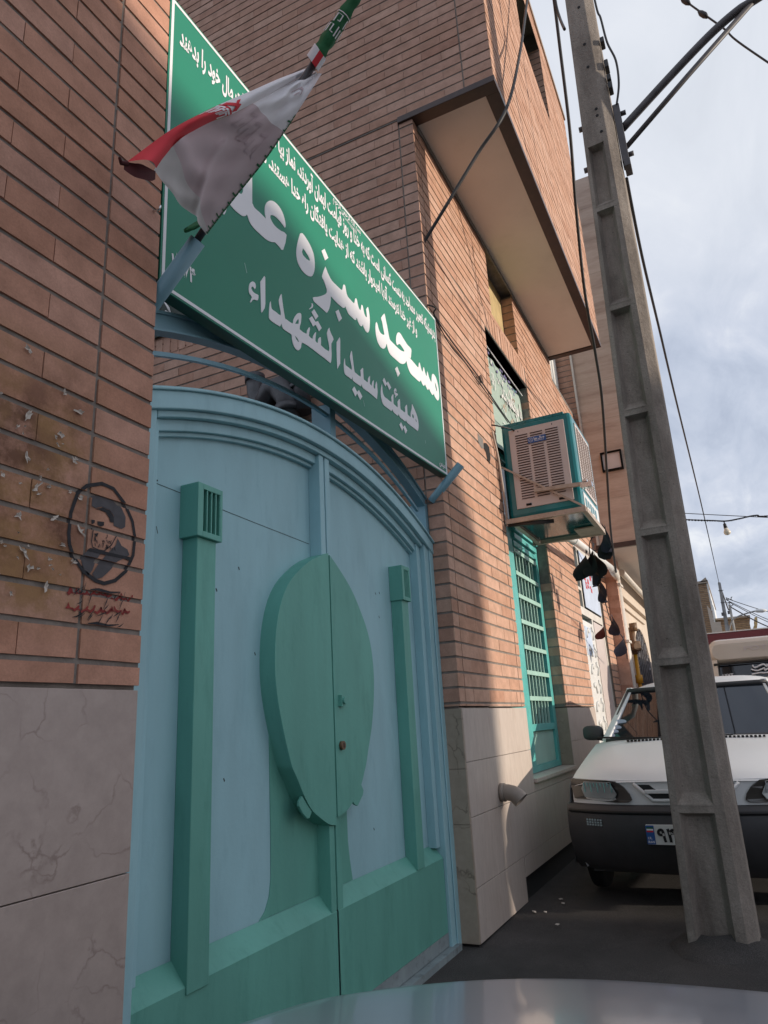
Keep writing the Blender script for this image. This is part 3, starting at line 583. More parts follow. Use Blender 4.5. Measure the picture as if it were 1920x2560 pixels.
# window reveal (right) and its marble foot
bk, mo = brickwork((WIN[1],0,0), (0,1,0), (-1,0,0), W, 1.80, 1.297, WIN[3], seed=21); bk.join(mo).build('window_reveal', [M['brickS'], M['mortar']], RB, fix=False)
rj = MB(); rj.box(WIN[1]-.004, WIN[1]+.02, W-.002, 1.80, .755, 1.282); rj.build('reveal_marble', M['marbleD'], RB)
li = MB(); li.box(WIN[0], WIN[1], W+.003, 1.84, WIN[3], WIN[3]+.03); li.build('window_lintel', M['mortar'], RB)
# turquoise window with grille
wn = MB(); Y0 = 1.70; x0, x1 = WIN[0]+.003, WIN[1]-.006
wn.box(x0, x0+.575, Y0-.02, Y0+.05, .756, 2.95); wn.box(x1-.10, x1, Y0-.02, Y0+.05, .756, 2.95)
wn.box(x0+.576, x1-.101, Y0-.02, Y0+.05, 1.09, 1.15); wn.box(x0+.576, x1-.101, Y0-.018, Y0+.05, .756, .81)
for i, z in enumerate((2.76, 2.83, 2.90)): wn.box(x0+.576, x1-.101, Y0-.03-.015*i, Y0+.05, z, z+.05)
W1o = wn.build('window', M['winG'], RB, bevel=.003)
p = MB(); p.box(x0+.57, x1-.1, Y0+.03, Y0+.045, 1.15, 2.76); p.build('pane', M['pane'], W1o)
p = MB(); p.box(x0+.577, x1-.102, Y0+.005, Y0+.02, .811, 1.089); p.build('lower_panel', M['winP'], W1o)
p = MB()
for z in (1.37, 1.595, 1.82, 2.05, 2.285, 2.50, 2.72): p.box(x0+.575, x1-.1, Y0-.024, Y0-.008, z-.019, z+.019)
for i in range(1, 7):
    x = x0 + .575 + (x1-x0-.675)*i/7; p.box(x-.009, x+.009, Y0-.007, Y0+.010, 1.15, 2.76)
p.build('grille', M['winP'], W1o)
wn = MB(); wn.box(x0, x1, Y0+.0, Y0+.05, 2.96, 3.03); wn.box(x0, x0+.07, Y0, Y0+.05, 3.031, 4.75); wn.box(x1-.07, x1, Y0, Y0+.05, 3.031, 4.75)
wn.box(x0+.071, x1-.071, Y0, Y0+.05, 3.62, 3.70)
for k in (.28,.52,.76): wn.box(x0+.071+k*(x1-x0-.14)-.02, x0+.071+k*(x1-x0-.14)+.02, Y0+.005, Y0+.045, 3.031, 3.619)
W2o = wn.build('upper_window', M['winG'], RB, bevel=.003)
p = MB(); p.box(x0+.07, x1-.07, Y0+.02, Y0+.03, 3.03, 4.75); p.build('pane', M['pane'], W2o)
# shop door and transom (white)
D = MB(); y = 1.60
D.box(8.722, 8.80, y, y+.10, 0, 3.358); D.box(10.36, 10.438, y, y+.10, 0, 3.358); D.box(8.801, 10.359, y, y+.10, 2.40, 2.50); D.box(8.801, 10.359, y, y+.10, 3.27, 3.358)
D.box(9.55, 9.63, y, y+.09, 0, 2.399); D.box(9.15, 9.20, y+.01, y+.08, 2.501, 3.269); D.box(8.801, 9.15, y+.01, y+.08, 2.72, 2.76)
Do = D.build('shop_door', M['whiteM'], RB, bevel=.004)
p = MB(); p.box(8.80, 10.36, y+.06, y+.07, .2, 3.27); p.build('pane', M['pane'], Do)
p = MB(); p.box(9.21, 10.34, y-.012, y-.004, 2.52, 3.26); p.build('poster', M['poster'], Do)
p = MB(); rr_ = random.Random(4)
for i in range(16): 
    xx = 9.3 + rr_.random()*.5; zz = 2.75 + rr_.random()*.35; p.box(xx, xx+.03+.08*rr_.random(), y-.016, y-.0125, zz, zz+.02+.05*rr_.random())
p.build('poster_writing', M['posterR'], Do)
p = MB(); p.box(8.82, 9.5, y-.01, y+.04, .15, 2.32); p.build('door_leaf', M['white'], Do)
p = MB()
for i in range(9):
    z = .35 + i*.22
    pts = [(8.93 + .10*math.cos(a*.9)*(1 if i % 2 else -1)*(1-a/9) + .12, y-.02, z + .03*a + .06*math.sin(a)) for a in [k*.5 for k in range(12)]]
    p.tube(pts, .012, 6)
    p.tube([(9.36, y-.02, z), (9.40, y-.03, z+.08), (9.34, y-.02, z+.16), (9.30, y-.03, z+.1)], .01, 6)
p.build('ironwork', M['white'], Do)
p = MB(); p.box(9.66, 10.33, y+.0, y+.02, .15, 2.38); p.build('side_panel', M['panel'], Do)
p = MB(); p.box(8.9, 9.3, y-.014, y-.0105, 1.9, 2.25); p.build('notice', M['poster'], Do)
# glazed balcony above
gl = MB(); gl.box(8.9, 10.28, 1.76, 1.80, 5.4, 8.6); gl.build('balcony_glazing', M['poster'], RB)
gl = MB()
for i in range(11):
    x = 8.86 + i*.135; gl.tube([(x, 1.745, 5.4), (x+.01, 1.745, 8.6)], .016 + .012*(i % 3), 6)
gl.build('curtain_folds', M['white'], RB)
cp = MB(); cp.box(8.861, 11.0, W-.002, 1.9, 5.561, 5.60); cp.build('balcony_coping', M['sealer'], RB)
# ------------------------------------------------------------------ gate
GT = thing('metal_gate', 'pale blue double metal gate with green tulip relief under an arched frame', 'gate', (2.925, 1.72, 0))
XC = 2.925
def A(x, off=0, top=2.655, k=.165): return top - k*(x-XC)**2 - off
def arc(x0, x1, off=0, n=40, **kw): return [(x0+(x1-x0)*i/n, A(x0+(x1-x0)*i/n, off, **kw)) for i in range(n+1)]
fr = MB()
fr.band(arc(1.60,4.246,.0262), arc(1.60,4.246,.098), 1.665, 1.82)
fr.band(arc(1.60,4.246,.012), arc(1.60,4.246,.026), 1.652, 1.84)
fr.band(arc(1.735,4.115,.0985), arc(1.735,4.115,.125), 1.69, 1.82)
Z1 = A(4.18,.1)
for a, b in ((4.125, 4.246), (1.60, 1.725)):
    fr.prism([[(a,0),(b,0),(b,A(b,.0985)),(a,A(a,.0985))]], 1.682, 1.82)
fr.box(4.19, 4.247, 1.672, 1.681, .0, 2.3)
fr.build('gate_frame', M['blue'], GT, bevel=.004)
# canopy hoops
hp = MB()
hp.band(arc(1.60,4.262,0,top=2.962), arc(1.60,4.262,.012,top=2.962), 1.688, 1.745)
hp.band(arc(1.60,4.262,.013,top=2.962), arc(1.60,4.262,.075,top=2.962), 1.70, 1.715)
hp.band(arc(1.60,4.262,.0755,top=2.962), arc(1.60,4.262,.085,top=2.962), 1.688, 1.745)
for x in (4.215,): hp.box(x, x+.05, 1.69, 1.80, A(x,.0)-.04, 2.62)
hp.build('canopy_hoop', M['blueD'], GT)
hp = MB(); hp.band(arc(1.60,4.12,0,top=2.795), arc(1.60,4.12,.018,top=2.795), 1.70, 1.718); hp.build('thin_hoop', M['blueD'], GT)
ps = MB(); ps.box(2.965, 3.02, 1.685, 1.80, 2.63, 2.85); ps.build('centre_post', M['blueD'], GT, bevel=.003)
ts = MB(); ts.box(1.6, 4.20, 1.655, 1.83, -.02, .014); ts.build('threshold', M['kick'], GT)
def pipe_holder(x):
    m = MB(); a = Vector((x,1.66,2.640)); b = Vector((x,1.427,2.858)); d = (b-a).normalized()
    n_ = 16; ref = Vector((1,0,0)); u = ref; w_ = d.cross(u)
    rings = []
    for p_, r in ((a,.029),(b,.029),(b,.024),(b-d*.12,.024)):
        rings.append([p_ + (u*math.cos(2*PI*k/n_) + w_*math.sin(2*PI*k/n_))*r for k in range(n_)])
    for i in range(3):
        m.add(rings[i]+rings[i+1], [(k,(k+1)%n_,n_+(k+1)%n_,n_+k) for k in range(n_)], 0, i != 1)
    m.add(rings[3], [tuple(range(n_))])
    return m.build('flag_holder', M['blueD'], GT)
pipe_holder(4.262); pipe_holder(1.62)
YF, YB = 1.70, 1.765
def leaf(x0, x1, stile, side):
    """one door leaf: blue sheet, blue border, green relief"""
    m = MB()
    m.prism([[(x0,0)] + [(x1,0)] + arc(x1,x0,.126,24)], YB, YB+.03)
    top = arc(x0,x1,.126,24); bot = arc(x0,x1,.172,24); m.band(top, bot, 1.722, YB-.001)
    top = arc(x0,x1,.1725,24); bot = arc(x0,x1,.19,24); m.band(top, bot, 1.742, YB-.001)
    m.prism([[(stile[0],2.0),(stile[1],2.0),(stile[1],A(stile[1],.126)),(stile[0],A(stile[0],.126))]], YF, YB-.001)
    sx = (x0, x0+.05) if side == 'R' else None
    if side == 'R': m.prism([[(x1-.055,.52),(x1,.52),(x1,A(x1,.126)),(x1-.055,A(x1-.055,.126))]], 1.712, YB-.001)
    else: m.prism([[(x0,.52),(x0+.04,.52),(x0+.04,A(x0+.04,.126)),(x0,A(x0,.126))]], 1.712, YB-.001)
    L = m.build('gate_leaf', M['blue'], GT, bevel=.003)
    gpl = MB()   # green lower half with sloping ledge
    gpl.add([(x0,YF,.085),(x1,YF,.085),(x1,YF,.462),(x0,YF,.462)], [(0,1,2,3)])
    gpl.add([(x0,YF,.462),(x1,YF,.462),(x1,YB-.004,.530),(x0,YB-.004,.530)], [(0,1,2,3)])
    gpl.build('lower_panel', M['green'], L, fix=False)
    kp = MB(); kp.box(x0, x1, YF-.001, YB, .018, .084); kp.build('kick_strip', M['kick'], L)
    st_ = MB(); st_.box(stile[0], stile[1], YF+.0005, YB, .463, .90); st_.build('tulip_stem', M['green'], L, bevel=.003)
    return L
LL = leaf(1.728, 2.905, (2.862, 2.905), 'L'); LRt = leaf(2.917, 4.122, (2.917, 2.962), 'R')
sm = MB(); sm.box(2.9055, 2.9165, 1.735, 1.76, .02, 2.5); sm.build('seam', M['black'], GT)
# painted green patches behind the tulip
gp = MB(); gp.prism([[(2.435,.531),(2.862,.531),(2.862,1.25),(2.505,1.25),(2.513,.80),(2.512,.66),(2.500,.60),(2.472,.555)]], YB-.003, YB-.0005); gp.build('green_field', M['green'], LL, fix=False)
gp = MB(); gp.prism([[(2.962,.531),(3.162,.531),(3.142,.62),(3.13,.70),(3.128,.82),(3.135,1.2),(2.962,1.2)]], YB-.003, YB-.0005); gp.build('green_field', M['green'], LRt, fix=False)
# tulip bud: two halves
def S6(lst, x0, y0, w): return lst
budL = [(2.905,2.022),(2.874,2.014),(2.840,1.999),(2.755,1.963),(2.693,1.928),(2.634,1.888),(2.577,1.842),(2.530,1.789),(2.494,1.728),(2.471,1.667),(2.456,1.607),(2.448,1.545),(2.445,1.474),(2.448,1.414),(2.457,1.355),(2.473,1.292),(2.492,1.233),(2.520,1.156),(2.547,1.092),(2.563,1.059),(2.596,1.017),(2.629,0.969),(2.663,0.926),(2.706,0.883),(2.769,0.846),(2.844,0.810),(2.905,0.800)]
budR = [(2.917,2.015),(2.961,1.990),(3.027,1.948),(3.095,1.900),(3.152,1.849),(3.208,1.784),(3.265,1.707),(3.303,1.632),(3.324,1.550),(3.331,1.462),(3.324,1.375),(3.304,1.278),(3.276,1.189),(3.236,1.103),(3.204,1.030),(3.183,0.999),(3.155,0.955),(3.105,0.909),(3.057,0.876),(3.000,0.848),(2.931,0.833),(2.917,.831)]
def bez(p, n=4):
    out = []
    for i in range(len(p)-1):
        p0 = p[max(i-1,0)]; p1 = p[i]; p2 = p[i+1]; p3 = p[min(i+2,len(p)-1)]
        for k in range(n):
            t = k/n; f = lambda a,b,c,d: .5*((2*b)+(-a+c)*t+(2*a-5*b+4*c-d)*t*t+(-a+3*b-3*c+d)*t**3)
            out.append((f(p0[0],p1[0],p2[0],p3[0]), f(p0[1],p1[1],p2[1],p3[1])))
    return out + [p[-1]]
m = MB(); m.prism([bez(budL)], YF-.012, YB); m.build('tulip_bud', M['green'], LL, bevel=.003)
m = MB(); m.prism([bez(budR)[::-1]], YF-.012, YB); BR = m.build('tulip_bud', M['green'], LRt, bevel=.003)
m = MB(); m.prism([[(2.637,0.946),(2.615,0.927),(2.612,0.910),(2.639,0.880),(2.673,0.855),(2.691,0.854),(2.710,0.878),(2.671,0.912)]], YF-.008, YF+.002); m.build('leaf_tab', M['green'], LL, bevel=.002)
m = MB(); m.prism([[(3.149,0.950),(3.175,0.917),(3.167,0.897),(3.111,0.854),(3.084,0.863),(3.059,0.881),(3.105,0.911)]], YF-.008, YF+.002); m.build('leaf_tab', M['green'], LRt, bevel=.002)
# candle columns with vent boxes
def column(xa, xb, ba, bb, z0, parent):
    m = MB(); m.box(xa, xb, YF-.006, YB, z0, 1.905); c = m.build('relief_column', M['green'], parent, bevel=.003)
    m = MB(); z1, z2 = 1.905, 2.112
    n_ = 4; sa = ba + .030; sb = bb - .012
    m.box(ba, sa, YF-.022, YB, z1, z2); m.box(sb, bb, YF-.022, YB, z1, z2); m.box(sa+.0002, sb-.0002, YF-.022, YB, z1, z1+.022); m.box(sa+.0002, sb-.0002, YF-.022, YB, z2-.022, z2)
    w_ = (sb-sa)/n_
    for i in range(n_+1):
        x = sa + i*w_
        pts = [(x-.003 + .0, z1+.022), (x+.003, z1+.022)] 
        m.add([(x-.0035,YF-.020,z1+.022),(x+.0035,YF-.020,z1+.022),(x+.0035,YF-.020,z2-.022),(x-.0035,YF-.020,z2-.022),
               (x+.006,YF+.02,z1+.022),(x+.010,YF+.02,z1+.022),(x+.010,YF+.02,z2-.022),(x+.006,YF+.02,z2-.022)],
              [(0,1,2,3),(0,3,7,4),(1,5,6,2),(4,7,6,5)])
    v = m.build('vent_box', M['green'], parent, bevel=.002)
    m = MB(); m.box(sa, sb, YF+.028, YF+.034, z1+.02, z2-.02); m.build('vent_gap', M['black'], parent)
column(1.965, 2.070, 1.945, 2.087, .44, LL); column(3.752, 3.843, 3.742, 3.856, .465, LRt)
# lock parts
m = MB(); n_ = 18
m.prism([[(2.955,1.300),(2.955,1.352)] + [(2.972+.027*math.cos(PI/2-PI*i/10), 1.326+.026*math.sin(PI/2-PI*i/10)) for i in range(11)]], YF-.030, YF-.012)
m.tube([(2.976,YF-.030,1.326),(2.976,YF-.040,1.326)], .0155, 14); m.build('latch_cup', M['green'], LRt, bevel=.002)
m = MB(); m.tube([(2.965,YF-.0125,1.128),(2.965,YF-.028,1.128)], .019, 16); l = m.build('lock_cylinder', M['brass'], LRt)
m = MB(); m.box(2.962, 2.968, YF-.0292, YF-.028, 1.118, 1.138); m.build('keyhole', M['black'], LRt)
# pencil scribbles on the blue sheet
def ribbon(mb, pts, w, y, mi=0):
    Aa, Bb = stroke(pts, w)
    for i in range(len(pts)-1): mb.add([(p[0],y,p[1]) for p in (Aa[i],Aa[i+1],Bb[i+1],Bb[i])], [(0,1,2,3)], mi)
m = MB()
ribbon(m, bez([(1.760,2.075),(1.785,2.095),(1.795,2.105),(1.788,2.110),(1.780,2.100),(1.80,2.093),(1.825,2.097)]), .006, YB-.0012)
ribbon(m, [(1.757,2.03),(1.763,2.05),(1.768,2.048)], .006, YB-.0012); ribbon(m, [(1.775,2.052),(1.782,2.03),(1.79,2.055)], .006, YB-.0012)
ribbon(m, bez([(1.805,2.04),(1.815,2.015),(1.80,1.99),(1.765,1.975),(1.745,1.978)]), .006, YB-.0012)
ribbon(m, [(1.828,1.925),(1.836,1.90)], .003, YB-.0006)
ribbon(m, [(1.78,2.085),(2.4,2.075),(2.85,2.07)], .0025, YB-.0010)
for x, z in ((2.30,1.86),(2.50,1.42),(2.16,1.75),(3.55,1.93),(3.60,1.94),(3.58,1.80),(2.41,1.52),(2.22,1.05),(3.40,.72)): ribbon(m, [(x,z),(x+.006,z-.012)], .006, YB-.0006)
m.build('scribble', M['spray'], LL, fix=False)

# ------------------------------------------------------------------ sign board
SG = thing('sign_board', 'large green mosque sign board with curving white lettering above the gate', 'sign', (2.93, 1.57, 2.7))
TL, TR, BRc, BL = (1.543,3.994), (4.292,4.026), (4.272,2.795), (1.5515,2.667)
def on_sign(mb):
    for i, (x, y, z) in enumerate(mb.v):
        t = 1.668976/(1.53 + .032418*x); mb.v[i] = (x*t, 1.668976 - .032418*x*t + (y-1.53), 1.2 + (z-1.2)*t)
    return mb
YS = 1.530
m = MB(); m.prism([[BL, BRc, TR, TL]], YS, YS+.006); on_sign(m).build('sign_face', M['signG'], SG)
m = MB(); m.prism([[BL, BRc, TR, TL]], YS+.0065, YS+.055, back=True); on_sign(m).build('sign_casing', M['signE'], SG)
def inset(d): 
    return [(BL[0]+d,BL[1]+d),(BRc[0]-d,BRc[1]+d),(TR[0]-d,TR[1]-d),(TL[0]+d,TL[1]-d)]
m = MB(); m.prism([inset(.008), inset(.022)[::-1]], YS-.0015, YS); on_sign(m).build('sign_border', M['signW'], SG)
m = MB()
for k, rings in enumerate(SIGN_LETTERS): m.prism([bez(rings[0]+[rings[0][0]],2)[:-1] if len(rings[0]) > 9 else rings[0]] + rings[1:], YS-.0022-.00004*k, YS-.0002)
on_sign(m).build('main_lettering', M['signW'], SG, fix=False)
# small text lines: Arabic letters shaped by hand into their joined forms
FORMS = {}
for ch, codes in {'ا':(0xFE8D,0xFE8E),'آ':(0xFE81,0xFE82),'ب':(0xFE8F,0xFE90,0xFE91,0xFE92),'پ':(0xFB56,0xFB57,0xFB58,0xFB59),'ت':(0xFE95,0xFE96,0xFE97,0xFE98),'ج':(0xFE9D,0xFE9E,0xFE9F,0xFEA0),'ح':(0xFEA1,0xFEA2,0xFEA3,0xFEA4),'خ':(0xFEA5,0xFEA6,0xFEA7,0xFEA8),'د':(0xFEA9,0xFEAA),'ر':(0xFEAD,0xFEAE),'ز':(0xFEAF,0xFEB0),'س':(0xFEB1,0xFEB2,0xFEB3,0xFEB4),'ش':(0xFEB5,0xFEB6,0xFEB7,0xFEB8),'ع':(0xFEC9,0xFECA,0xFECB,0xFECC),'غ':(0xFECD,0xFECE,0xFECF,0xFED0),'ف':(0xFED1,0xFED2,0xFED3,0xFED4),'ق':(0xFED5,0xFED6,0xFED7,0xFED8),'ک':(0xFB8E,0xFB8F,0xFB90,0xFB91),'گ':(0xFB92,0xFB93,0xFB94,0xFB95),'ل':(0xFEDD,0xFEDE,0xFEDF,0xFEE0),'م':(0xFEE1,0xFEE2,0xFEE3,0xFEE4),'ن':(0xFEE5,0xFEE6,0xFEE7,0xFEE8),'ه':(0xFEE9,0xFEEA,0xFEEB,0xFEEC),'و':(0xFEED,0xFEEE),'ی':(0xFBFC,0xFBFD,0xFBFE,0xFBFF)}.items(): FORMS[ch] = codes
def shape(s):
    out = []
    for i, ch in enumerate(s):
        if ch not in FORMS: out.append(ch); continue
        pj = i > 0 and s[i-1] in FORMS and len(FORMS[s[i-1]]) == 4
        nj = len(FORMS[ch]) == 4 and i+1 < len(s) and s[i+1] in FORMS
        out.append(chr(FORMS[ch][(1 if pj else 0) + (2 if nj else 0)]))
    s2 = ''.join(out).replace('\ufedf\ufe8e','\ufefb').replace('\ufee0\ufe8e','\ufefc')
    return s2[::-1]
def text_polys(s, bold=.03, raw=False):
    cu = bpy.data.curves.new('lettering', 'FONT'); cu.body = s if raw else shape(s); cu.size = 1; cu.offset = bold; cu.resolution_u = 3
    ob = bpy.data.objects.new('lettering', cu); COL.objects.link(ob); bpy.context.view_layer.update()
    dg = bpy.context.evaluated_depsgraph_get(); me = ob.evaluated_get(dg).to_mesh()
    vs = [(v.co.x, v.co.y) for v in me.vertices]; fs = [tuple(p.vertices) for p in me.polygons]
    bpy.data.objects.remove(ob); bpy.data.curves.remove(cu)
    return vs, fs
def text_on(mb, s, p0, p1, height, y, bold=.03, raw=False, mi=0):
    """text between p0 (left) and p1 (right) on the plane Y=y; both (x,z)"""
    vs, fs = text_polys(s, bold, raw)
    if not vs: return
    xa = min(v[0] for v in vs); xb = max(v[0] for v in vs); k = 1/(xb-xa)
    mb.add([(p0[0]+(p1[0]-p0[0])*(v[0]-xa)*k, y, p0[1]+(p1[1]-p0[1])*(v[0]-xa)*k + v[1]*height) for v in vs], fs, mi)
m = MB(); yt = YS-.0018
text_on(m, 'بدرستیکه تعمیر مساجد به دست کسانی است که به خدا و روز قیامت ایمان آوردند، نماز بپا داشتند', (2.105,3.852), (4.248,3.835), .125, yt, .035)
text_on(m, 'و زکات مال خود را بدهند', (1.600,3.80), (2.085,3.85), .125, yt, .035)
text_on(m, 'و از غیر خدا نترسند آنها امیدوار باشند که از هدایت یافتگان راه خدا هستند. سوره', (2.06,3.693), (3.90,3.690), .115, yt, .035)
text_on(m, 'بسم الله الرحمن الرحیم', (2.80,3.955), (3.12,3.955), .06, yt, .015)
for k in range(3): ribbon(m, [(2.87+.06*k,3.938-.009*k),(3.07-.0*k,3.938-.009*k)], .003, yt)
text_on(m, '\u06f1\u06f3\u06f7\u06f4', (1.602,2.775), (1.728,2.780), .085, yt, .03, True)
text_on(m, 'تاسیس', (4.125,2.838), (4.262,2.842), .065, yt, .02)
on_sign(m).build('small_lettering', M['signW'], SG, fix=False)
m = MB(); rr_ = random.Random(3)
for x, z, l in ((2.02,3.06,.04),(3.05,2.86,.03),(2.35,2.95,.02),(3.9,2.93,.02)): ribbon(m, [(x,z),(x+l*.4,z-l)], .004, YS-.0012)
on_sign(m).build('scratch', M['winP'], SG, fix=False)

# ------------------------------------------------------------------ flag on its pole
FL = thing('flag', 'furled green, white and red flag on a slanting pole in front of the sign', 'flag', (1.62, 1.43, 2.86))
pb = Vector((1.632, 1.50, 2.81)); pt = Vector((1.626, .66, 3.69))
m = MB(); m.tube([pb, pt], .013, 10); m.build('flag_pole', M['iron'], FL)
def pole_at(s): return Vector((1.62, 1.418, 2.881)).lerp(Vector((1.62,.772,3.572)), s)
FU = [Vector(p) for p in ((1.078,1.200,2.641),(1.131,1.185,2.730),(1.188,1.165,2.823),(1.244,1.145,2.905),(1.345,1.105,3.041),(1.456,1.060,3.180),(1.550,1.030,3.300),(1.665,0.985,3.440))]
FLo = [Vector(p) for p in ((1.178,1.200,2.700),(1.195,1.185,2.752),(1.239,1.165,2.843),(1.330,1.145,2.971),(1.393,1.105,3.043),(1.500,1.060,3.188),(1.586,1.030,3.307),(1.670,0.985,3.427))]
FP = [Vector(p) for p in ((1.625,1.423,2.883),(1.625,1.371,2.929),(1.625,1.293,2.994),(1.625,1.183,3.081),(1.625,1.099,3.164),(1.625,1.024,3.247),(1.625,0.975,3.303),(1.625,0.937,3.346))]
def sl(L, t):
    f = max(0, min(.9999, t))*(len(L)-1); i = int(f); k = f-i
    p0=L[max(i-1,0)];p1=L[i];p2=L[i+1];p3=L[min(i+2,len(L)-1)]
    return .5*((2*p1)+(-p0+p2)*k+(2*p0-5*p1+4*p2-p3)*k*k+(-p0+3*p1-3*p2+p3)*k**3)
nrm = Vector((-.38,-.84,-.38)).normalized()
def cloth_pt(t, s, d=0):
    """t along the pole (bottom to top), s from pole edge to the folded edge"""
    p = (sl(FP, t) + Vector((.012,-.02,0))).lerp(sl(FLo, t), s)
    e = 4*s*(1-s)
    wv = .010*math.sin(6*s + 4*t)*e + .007*math.sin(17*(s - .9*t) + 2)*e*(1-t*.5) + .004*math.sin(38*t + 9*s)*e
    wv += .018*math.exp(-((s - .30 - .9*t)/.045)**2)*(1 if t < .4 else 0)*e + .02*math.exp(-((t - .16 - .10*s)/.05)**2)*s
    return p + nrm*(wv + d)
nu, nv = 46, 34
def cloth_grid(t0, t1, s0, s1, n1, n2, d=0):
    return [[cloth_pt(t0(j/n2)+(t1(j/n2)-t0(j/n2))*i/n1, s0+(s1-s0)*j/n2, d) for j in range(n2+1)] for i in range(n1+1)]
hemline = lambda s: .02 + .20*s**.8
upper = lambda s: .58 + .08*s
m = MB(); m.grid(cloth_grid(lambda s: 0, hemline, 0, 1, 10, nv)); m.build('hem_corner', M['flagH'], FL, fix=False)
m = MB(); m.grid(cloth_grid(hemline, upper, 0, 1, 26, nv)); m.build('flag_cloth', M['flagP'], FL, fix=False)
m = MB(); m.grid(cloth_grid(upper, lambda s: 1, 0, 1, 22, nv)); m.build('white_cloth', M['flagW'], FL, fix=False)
# writing of the far side showing through
m = MB()
def cloth_stroke(mb, pts, w, d=.0025):
    pts = [(pts[0][0]+(pts[-1][0]-pts[0][0])*0, pts[0][1]) if False else p for p in pts]
    fine = []
    for a, b in zip(pts[:-1], pts[1:]):
        for k in range(4): fine.append((a[0]+(b[0]-a[0])*k/4, a[1]+(b[1]-a[1])*k/4))
    fine.append(pts[-1]); Aa, Bb = stroke(fine, w)
    for i in range(len(fine)-1): mb.add([cloth_pt(*Aa[i],d), cloth_pt(*Aa[i+1],d), cloth_pt(*Bb[i+1],d), cloth_pt(*Bb[i],d)], [(0,1,2,3)])
for k in range(3):
    s0 = .80 - .22*k; t0 = .50 - .035*k
    cloth_stroke(m, [(t0+.07, s0), (t0, s0), (t0, s0-.09), (t0+.05, s0-.09)], .016)
    cloth_stroke(m, [(t0+.10, s0-.13), (t0, s0-.13), (t0-.01, s0-.18)], .014)
    cloth_stroke(m, [(t0+.11, s0-.02), (t0+.11, s0-.15)], .014)
cloth_stroke(m, [(.80,.55),(.85,.42),(.84,.28),(.79,.22)], .02); cloth_stroke(m, [(.78,.40),(.81,.32)], .018)
m.build('show_through_writing', M['flagK'], FL, fix=False)
# turned-over upper fold: red below, kufic border, white above
def fold_pt(t, a, d=0):
    """a 0 at the lower edge .. 1 at the outer edge, bulging towards the viewer"""
    p = sl(FLo, t).lerp(sl(FU, t), a); w_ = (sl(FU, t)-sl(FLo, t)).length
    return p + nrm*((.5*w_ + .006)*math.sin(PI*min(1, max(0, .06+.94*a)))*.8 + .004*math.sin(14*t+3*a) + d)
def fold_grid(t0, t1, n1): 
    return [[fold_pt(t0+(t1-t0)*i/n1, -.02+1.02*j/12) for j in range(13)] for i in range(n1+1)]
m = MB(); m.grid(fold_grid(.02, .565, 22)); RO = m.build('red_fold', M['flagR'], FL, fix=False)
m = MB(); m.grid(fold_grid(.565, 1.0, 18)); WO = m.build('white_fold', M['flagW'], FL, fix=False)
def fold_stroke(mb, pts, w, d=.003):
    fine = []
    for a, b in zip(pts[:-1], pts[1:]):
        for k in range(3): fine.append((a[0]+(b[0]-a[0])*k/3, a[1]+(b[1]-a[1])*k/3))
    fine.append(pts[-1]); A_, B_ = stroke([(t*4, a) for t, a in fine], w)
    for i in range(len(fine)-1): mb.add([fold_pt(A_[i][0]/4,A_[i][1],d), fold_pt(A_[i+1][0]/4,A_[i+1][1],d), fold_pt(B_[i+1][0]/4,B_[i+1][1],d), fold_pt(B_[i][0]/4,B_[i][1],d)], [(0,1,2,3)])
m = MB()
for k in range(3):
    o_ = .03 + .33*k
    fold_stroke(m, [(.47,o_),(.53,o_),(.53,o_+.16),(.485,o_+.16)], .055); fold_stroke(m, [(.47,o_+.25),(.54,o_+.22)], .055)
fold_stroke(m, [(.548,.0),(.548,1)], .045)
m.build('kufic_border', M['flagW'], RO, fix=False)
m = MB(); fold_stroke(m, [(.575,.05),(.60,.3),(.585,.55),(.57,.9)], .10); fold_stroke(m, [(.60,.45),(.62,.7)], .06); m.build('red_flourish', M['flagR'], WO, fix=False)
m = MB()   # frayed stitched hem closing the free end of the fold
rows = []
for i in range(8):
    t = i/7; a = sl(FU,.02).lerp(sl(FLo,.02), t)
    rows.append([a + Vector((.004*math.sin(9*t), 0, 0)) + Vector((-.006+.012*t, .004, -.016*k*(.4+.6*math.sin(PI*(.1+.8*t))))) + nrm*(.012*math.sin(PI*t)) for k in range(4)])
m.grid(rows); m.tube([FU[0]+Vector((.006,0,.004)), FU[0]+Vector((-.012,.002,-.008)), FU[0]+Vector((-.018,.002,.004))], [.007,.006,.004], 6)
m.build('stitched_hem', M['clothR'], FL, fix=False)
# green wrap around the pole, with its white kufic band
def wrap(s, a, r): 
    c = pole_at(s); d = (pt-pb).normalized(); u = Vector((1,0,0)); w_ = d.cross(u)
    return c + (u*math.cos(a)+w_*math.sin(a))*r
rows = []
for i in range(25):
    s = .765 + .36*i/24; r = .024 - .007*i/24 + .002*math.sin(i*1.7)
    rows.append([wrap(s, 2*PI*k/16, r*(1+.12*math.sin(2*k+i*.5))) for k in range(17)])
m = MB(); m.grid(rows); GW = m.build('green_wrap', M['flagG'], FL, fix=False)
m = MB()
def ws_(pts, w):
    Aa, Bb = stroke(pts, w)
    for i in range(len(pts)-1):
        m.add([wrap(.84+.24*t, a*10, .029-.006*t) for t, a in (Aa[i],Aa[i+1],Bb[i+1],Bb[i])], [(0,1,2,3)])
for k in range(4):
    o_ = k*.157
    ws_([(.02,o_),(.16,o_+.0),(.16,o_+.05),(.05,o_+.05),(.05,o_+.09)], .016); ws_([(.20,o_+.02),(.34,o_+.02),(.34,o_+.09),(.24,o_+.09),(.24,o_+.06)], .016); ws_([(.02,o_+.12),(.18,o_+.12)], .016)
ws_([(.38,i*.0628) for i in range(11)], .014)
m.build('kufic_band', M['flagW'], GW, fix=False)
m = MB(); rows = []    # red-edged twist where white meets green
